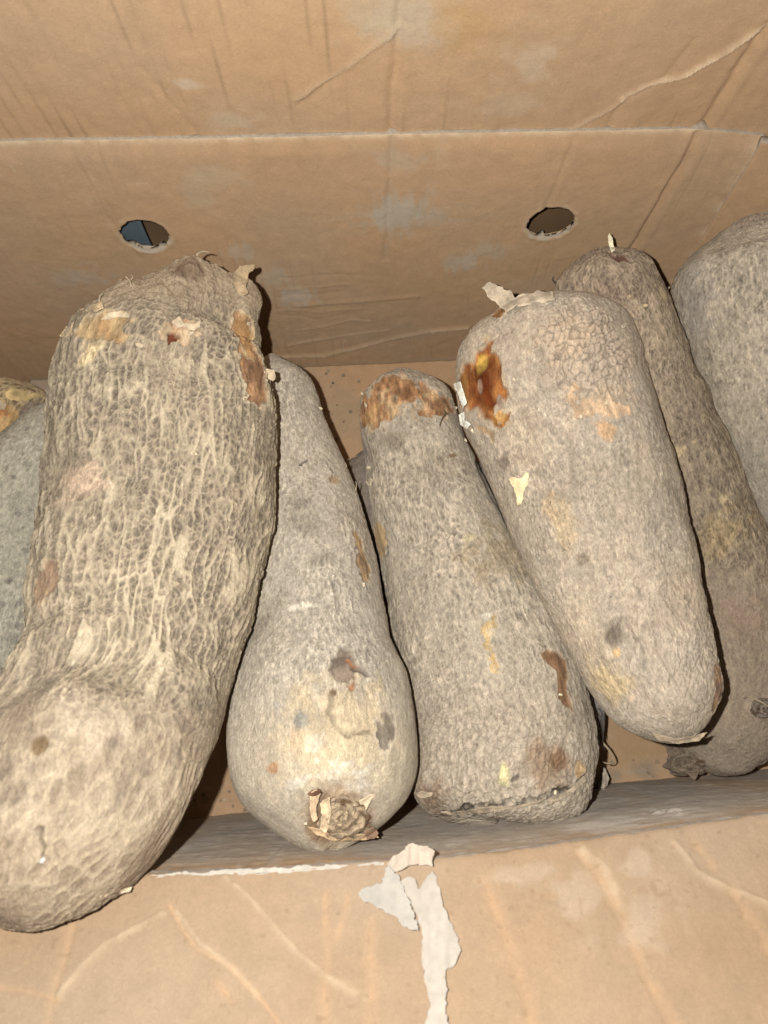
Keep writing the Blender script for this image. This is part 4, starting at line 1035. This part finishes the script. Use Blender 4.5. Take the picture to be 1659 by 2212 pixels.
# ============================================================= tan yam on top at the right, with the amber wound
Y6 = Yam([(1150, 664, 110, .178), (1160, 708, 166, .178), (1172, 760, 199, .178), (1192, 850, 219, .178), (1224, 930, 217, .178), (1254, 1010, 212, .178), (1302, 1150, 197, .180), (1354, 1300, 178, .184), (1400, 1420, 158, .190), (1440, 1510, 133, .193), (1476, 1602, 90, .194)], nr=520, nt=320, cap0=(.66, 2.2), cap1=(.75, 2.1), lump=.0022, seed=601)
Y6.refresh()
skin(Y6, cell=.0024, stretch=.5, ridge=(207, 192, 168), valley=(158, 143, 124), contrast=.3, amp=.0002, width=.26, seed=602, grey=(190, 176, 157), greyamt=.22, tone=.08, fibre=.4, warp=1.0, wrinkle=.34, tint=(208, 184, 150), tintamt=.2)
# raised corky scales on the shoulder
sh = np.exp(-((Y6.px - 1265) / 120) ** 2 - ((Y6.py - 760) / 110) ** 2)
f1, f2, cid = worley((Y6.q + .0016 * np.stack([fbm(Y6.q * 120, 5, 2)] * 3, 1)) / .0046 * [1.25, 1.25, .8], 610)
sc_m = sstep(.25, .6, sh + .45 * fbm(Y6.q * 45, 7, 3)); edge_s = 1 - sstep(.03, .16, f2 - f1)
Y6.h += (.0009 * sc_m * (cid * .8 + .3) - .0010 * edge_s * sc_m)
Y6.col = mixc(Y6.col, lin(212, 190, 164), .60 * sc_m * (1 - edge_s)); Y6.col = mixc(Y6.col, lin(140, 122, 104), .6 * sc_m * edge_s)
st = np.exp(-((Y6.px - 1480 + (Y6.py - 900) * -.36) / 100) ** 2)  # long stretch lines down the right flank
f1, f2, cid = worley((Y6.q + .002 * np.stack([fbm(Y6.q * 60, 15, 2)] * 3, 1)) / .006 * [1, 1, .16], 611)
ln = (1 - sstep(.01, .09, f2 - f1)) * (.4 + .6 * sstep(-.1, .5, fbm(Y6.q * 30, 16, 3)))
Y6.h -= .0005 * ln; Y6.col = mixc(Y6.col, lin(140, 122, 102), .38 * ln)
Y6.patch([(1218, 832), (1236, 838), (1250, 850), (1262, 870), (1300, 860), (1345, 872), (1350, 900), (1310, 905), (1290, 890), (1262, 905), (1240, 895), (1232, 860)], lin(218, 184, 146), .8, .0005, .0004, None, seed=612, rag=.004)
Y6.spot(1308, 935, 20, 20, lin(222, 180, 134), .7, 613); Y6.spot(1320, 860, 50, 26, lin(212, 186, 152), .5, 614); Y6.spot(1220, 740, 60, 50, lin(210, 184, 154), .5, 615)
# the wound
W = [(985, 850), (992, 810), (1004, 790), (1022, 788), (1032, 768), (1048, 748), (1052, 734), (1064, 732), (1060, 762), (1078, 780), (1080, 800), (1086, 830), (1096, 846), (1094, 862), (1078, 860), (1066, 876), (1064, 890), (1076, 912), (1088, 908), (1094, 888), (1102, 892), (1098, 912), (1086, 922), (1064, 920), (1048, 902), (1036, 886), (1010, 882), (992, 876)]
Y6.patch(W, lin(176, 116, 58), .95, -.0014, .0006, lin(206, 180, 142), seed=616, rag=.002, col2=lin(146, 84, 36), gloss=.4, vary=.5, edge=.0014)
Y6.spot(1046, 830, 36, 34, lin(108, 46, 20), .85, 617, rag=.9, gloss=.4, hard=.7); Y6.spot(1030, 812, 20, 14, lin(84, 34, 16), .6, 618); Y6.spot(1052, 866, 16, 22, lin(140, 62, 18), .7, 619)
Y6.spot(1036, 784, 16, 12, lin(214, 176, 86), .85, 620, rag=.4); Y6.spot(1000, 840, 14, 34, lin(196, 146, 84), .75, 621); Y6.spot(1078, 902, 16, 10, lin(200, 148, 64), .7, 622)
Y6.spot(1035, 834, 9, 11, lin(176, 140, 116), .95, 623, rag=.3, hard=.15, depth=.0006); Y6.spot(1056, 752, 9, 16, lin(178, 116, 66), .8, 624)
Y6.patch([(1003, 706), (1012, 688), (1034, 664), (1056, 652), (1082, 656), (1102, 672), (1086, 678), (1056, 682), (1034, 690), (1022, 702)], lin(176, 128, 78), .9, -.0012, .0006, lin(206, 188, 156), seed=625, col2=lin(146, 104, 66), gloss=.1)
Y6.patch([(1022, 912), (1050, 922), (1078, 936), (1072, 958), (1064, 950), (1048, 938)], lin(182, 150, 106), .7, -.0003, .0003, lin(212, 192, 160), seed=626)
Y6.spot(1092, 1000, 16, 16, lin(126, 110, 96), .7, 627); Y6.spot(1324, 1375, 20, 30, lin(116, 102, 88), .75, 628, rag=.7); Y6.spot(1332, 1408, 9, 7, lin(214, 178, 130), .9, 629, rag=.3)
Y6.spot(1318, 1290, 6, 6, lin(120, 114, 108), .8, 630); Y6.spot(1400, 1350, 24, 10, lin(130, 116, 100), .4, 631)
Y6.spot(1310, 1470, 50, 34, lin(206, 180, 128), .5, 632); Y6.spot(1215, 1140, 26, 60, lin(204, 176, 130), .4, 633); Y6.spot(1190, 1100, 20, 30, lin(200, 170, 130), .4, 634)
Y6.patch([(1546, 1440), (1558, 1432), (1566, 1460), (1566, 1500), (1558, 1540), (1546, 1556), (1540, 1520), (1544, 1485)], lin(136, 104, 84), .8, -.0005, .0002, None, seed=635, col2=lin(166, 128, 92))
Y6.spot(1255, 1210, 14, 10, lin(132, 116, 98), .6, 636); Y6.spot(1205, 770, 12, 10, lin(144, 128, 112), .7, 637); Y6.spot(1160, 1180, 8, 8, lin(130, 116, 98), .5, 638)
Y6.spot(1365, 1510, 10, 6, lin(216, 192, 164), .7, 639)
lowt = sstep(1545, 1600, Y6.py); Y6.col = mixc(Y6.col, lin(150, 138, 122), .6 * lowt)
long_cracks(Y6, 24, (1060, 720, 1340, 1400), 671, .28)
Y6.build("tan yam lying on top at the right, glossy amber wound near its upper end")
flake(Y6, [(1043, 622), (1048, 612), (1060, 610), (1078, 618), (1094, 624), (1108, 630), (1112, 642), (1132, 634), (1168, 628), (1194, 630), (1200, 646), (1180, 652), (1140, 656), (1110, 664), (1096, 676), (1086, 668), (1068, 650), (1052, 638)], lin(202, 186, 162), "long curled tongue of peeled skin at the upper end", .003, .004, 651, .0007, dome=.001)
flake(Y6, [(1098, 1036), (1110, 1030), (1126, 1034), (1134, 1022), (1142, 1022), (1138, 1048), (1130, 1062), (1128, 1086), (1118, 1092), (1114, 1066), (1106, 1050)], lin(222, 208, 168), "pale cream strip of loose skin below the wound", .0008, .0018, 652)
flake(Y6, [(980, 830), (994, 824), (1003, 850), (1008, 872), (1000, 882), (992, 860)], lin(236, 230, 212), None, .0015, .003, 654)
flake(Y6, [(990, 896), (1003, 890), (1002, 908), (1016, 916), (1008, 926), (995, 918)], lin(238, 232, 216), None, .002, .003, 655)
flake(Y6, [(1408, 1584), (1430, 1588), (1460, 1596), (1500, 1590), (1530, 1580), (1510, 1600), (1460, 1606), (1424, 1600)], lin(176, 158, 132), None, .001, .003, 657)
flake(Y6, [(1344, 702), (1352, 700), (1350, 706), (1344, 708)], lin(226, 214, 190), None, .003, .002, 658)
bits(Y6, [(1020, 930), (1032, 944), (1240, 905), (1255, 900), (1090, 890), (1005, 950), (1180, 655), (1310, 870), (1200, 930), (1110, 820)], lin(222, 208, 180), 17, 5)
hair(Y6, [(1340, 706), (1350, 702), (1356, 704)], [0, .002, .003], .0004, .0002)

# ============================================================= brown fibrous yam behind it
Y7 = Yam([(1286, 538, 62, .200), (1302, 600, 106, .192), (1350, 700, 114, .180), (1404, 850, 118, .160), (1462, 1000, 122, .142), (1518, 1150, 132, .122), (1560, 1300, 144, .104), (1580, 1430, 140, .088), (1562, 1555, 128, .072), (1540, 1670, 86, .062)], nr=420, nt=260, cap0=(.7, 2.1), cap1=(.8, 2.0), lump=.003, seed=701)
Y7.refresh()
skin(Y7, cell=.0040, stretch=.34, ridge=(186, 167, 140), valley=(108, 94, 80), contrast=.55, amp=.0005, width=.2, seed=702, grey=(144, 127, 112), greyamt=.2, tint=(166, 146, 120), tintamt=.12, tone=.14, fibre=.5, warp=1.4, wrinkle=.5, wcell=.002)
lo7 = sstep(1180, 1300, Y7.py + 50 * fbm(Y7.q * 30, 3, 3)); Y7.col = mixc(Y7.col, lin(172, 154, 132), .55 * lo7)
Y7.col = mixc(Y7.col, lin(158, 144, 126), .5 * sstep(1540, 1620, Y7.py))
Y7.spot(1560, 1150, 60, 40, lin(176, 152, 106), .45, 703); Y7.spot(1600, 1330, 50, 40, lin(170, 138, 114), .25, 704); Y7.spot(1330, 640, 50, 30, lin(128, 102, 88), .35, 705)
Y7.patch([(1310, 552), (1330, 545), (1352, 556), (1368, 572), (1352, 574), (1330, 566)], lin(98, 66, 52), .85, -.001, .0004, None, seed=706)
for k, (x, y) in enumerate(((1430, 640), (1440, 960), (1462, 980), (1420, 870), (1520, 900), (1470, 1040), (1560, 1080))):
    Y7.spot(x, y, 14, 8, lin(206, 184, 140), .6, 710 + k, rag=1.0, f=220)
long_cracks(Y7, 14, (1330, 640, 1430, 1250), 771, .36)
Y7.build("brown fibrous yam leaning between the tan yam and the far wall")
flake(Y7, [(1313, 512), (1316, 503), (1323, 514), (1324, 526), (1328, 540), (1320, 544), (1316, 530)], lin(226, 216, 188), "pale upright sliver of peel at the top", .002, .001, 721)
stem_end(Y7, 1490, 1646, 58, 30, 722, "ragged hooked root tip at the lower end", lin(128, 112, 96), lin(164, 146, 124), "root_tip", 1.3)
flake(Y7, [(1428, 1596), (1446, 1600), (1470, 1622), (1490, 1650), (1512, 1668), (1500, 1684), (1476, 1664), (1448, 1634)], lin(136, 118, 100), None, .004, .004, 724, .001)
stem_end(Y7, 1652, 1530, 34, 24, 723, "shrivelled grey knob near the lower end", lin(134, 120, 106), lin(176, 162, 144), "root_knob", 1.6)
hair(Y7, [(1608, 1508), (1614, 1504), (1640, 1514), (1660, 1526)], [.004, .010, .02, .022], .0006, .0003)
hair(Y7, [(1200, 612), (1194, 604), (1196, 598)], [0, .003, .003], .0007, .0004, (.08, .06, .05))
hair(Y7, [(1572, 1480), (1566, 1470), (1575, 1462)], [0, .006, .010], .0004, .0002)
bits(Y7, [(1438, 968), (1445, 1010), (1500, 955), (1530, 1060), (1360, 640), (1395, 660), (1440, 1100), (1510, 1655), (1480, 1640)], lin(200, 180, 140), 23, 6)

# ============================================================= pale grey yam at the far right
Y8 = Yam([(1632, 462, 110, .205), (1640, 530, 168, .195), (1652, 620, 196, .185), (1690, 760, 198, .170), (1730, 900, 196, .155), (1772, 1020, 192, .140), (1830, 1160, 185, .122), (1900, 1320, 160, .105), (1950, 1430, 100, .095)], nr=380, nt=280, cap0=(.75, 2.1), lump=.002, seed=801)
Y8.refresh()
skin(Y8, cell=.0048, stretch=.85, ridge=(196, 181, 158), valley=(126, 115, 100), contrast=.7, amp=.0004, width=.38, seed=802, grey=(170, 159, 140), greyamt=.15, tone=.12, fibre=.55, warp=1.4, wrinkle=.35)
Y8.col = mixc(Y8.col, lin(160, 152, 138), .35 * sstep(900, 1000, Y8.py)); Y8.spot(1620, 476, 40, 8, lin(160, 128, 112), .3, 803); Y8.h *= .8
Y8.spot(1500, 640, 40, 50, lin(160, 152, 142), .5, 804)
Y8.build("pale grey mottled yam at the far right against the wall")
hair(Y8, [(1446, 620), (1438, 632), (1434, 630)], [0, .002, .003], .0006, .0003)

# ============================================================= yams of the layer beneath, glimpsed in the gaps
Y9 = Yam([(818, 965, 40, .055), (800, 1050, 80, .055), (760, 1200, 100, .055), (680, 1400, 115, .055), (600, 1560, 108, .055), (528, 1690, 60, .052)], nr=220, nt=160, lump=.002, seed=901)
skin(Y9, cell=.0036, stretch=.5, ridge=(168, 152, 134), valley=(122, 110, 98), contrast=.4, amp=.0003, seed=902, grey=(146, 134, 120), greyamt=.3)
Y9.build("grey-brown yam beneath the bulbous one, glimpsed in the gap beside it")
hair(Y9, [(772, 985), (758, 990), (744, 996)], [0, .006, .008], .0004, .0002)
Y10 = Yam([(1010, 1000, 60, .06), (1060, 1130, 120, .06), (1130, 1300, 135, .06), (1190, 1450, 122, .06), (1230, 1600, 78, .058), (1246, 1668, 40, .056)], nr=220, nt=160, lump=.002, seed=951)
skin(Y10, cell=.003, stretch=.6, ridge=(178, 168, 156), valley=(140, 132, 122), contrast=.4, amp=.0003, seed=952, grey=(158, 150, 142), greyamt=.4)
Y10.build("yam hidden beneath the middle one, only its grey right edge showing")
b0 = Y10.depth(1296, 1598)
hair(Y10, [(1296, 1590), (1302, 1604), (1314, 1618), (1325, 1640), (1318, 1650), (1296, 1644)], [0, .004, .008, .010, .008, .004], .0008, .0004, (.44, .34, .22))
for k in range(6):
    x = 1300 + random.uniform(-4, 6); y = 1530 + 12 * k
    hair(Y10, [(x - 4, y), (x + 2, y + 14), (x + random.uniform(-4, 5), y + 30)], [0, .003, .004], .0006, .0002, (.12, .10, .09))

# loose scrap of peel lying on the floor by the near wall
dnw = sheet_depth(nw)
sp = paper("peel_scrap", [(1268, 1704), (1284, 1694), (1296, 1672), (1304, 1656), (1315, 1678), (1312, 1696), (1300, 1708), (1282, 1714)], lambda x, y: dnw(x, 1702) - .006, np.array([.52, .44, .33]), "pale curled scrap of dry peel beside the middle yam's flat end", None, .003, .0006, 971, mat=M_PEEL, curl=.005, vary=.25)
sp["category"] = "peel scrap"

# crumbs of soil and skin shed on the floor and along the foot of the near wall
def crumbs(n, seed):
    r_ = np.random.default_rng(seed); V = []; F = []; col = []
    for k in range(n):
        if k % 3 == 0: x, y = r_.uniform(1300, 1640), r_.uniform(1640, 1678) - 0
        elif k % 3 == 1: x, y = r_.uniform(420, 560), r_.uniform(1700, 1756)
        else: x, y = r_.uniform(700, 790), r_.uniform(800, 960)
        c = at(x, y, .0012); sz = r_.uniform(.0005, .0017)
        d = r_.normal(size=(8, 3)); d /= np.linalg.norm(d, axis=1)[:, None]
        cube = np.array([[a, b, e] for a in (-1, 1) for b in (-1, 1) for e in (-1, 1)], float) * r_.uniform(.5, 1, 3) + .3 * d
        b0 = len(V); V += list(c + cube * sz * [1, 1, .6])
        F += [tuple(b0 + t for t in f) for f in ((0, 1, 3, 2), (4, 6, 7, 5), (0, 4, 5, 1), (2, 3, 7, 6), (0, 2, 6, 4), (1, 5, 7, 3))]
        col += [lin(*(r_.uniform(.7, 1.15) * np.array([176, 156, 128])))] * 8
    o = mesh_from("crumbs", np.array(V), F, M_PEEL, None, np.array(col), smooth=False)
    o["kind"] = "stuff"; o["label"] = "crumbs of dry soil and skin on the carton floor"
crumbs(70, 5)
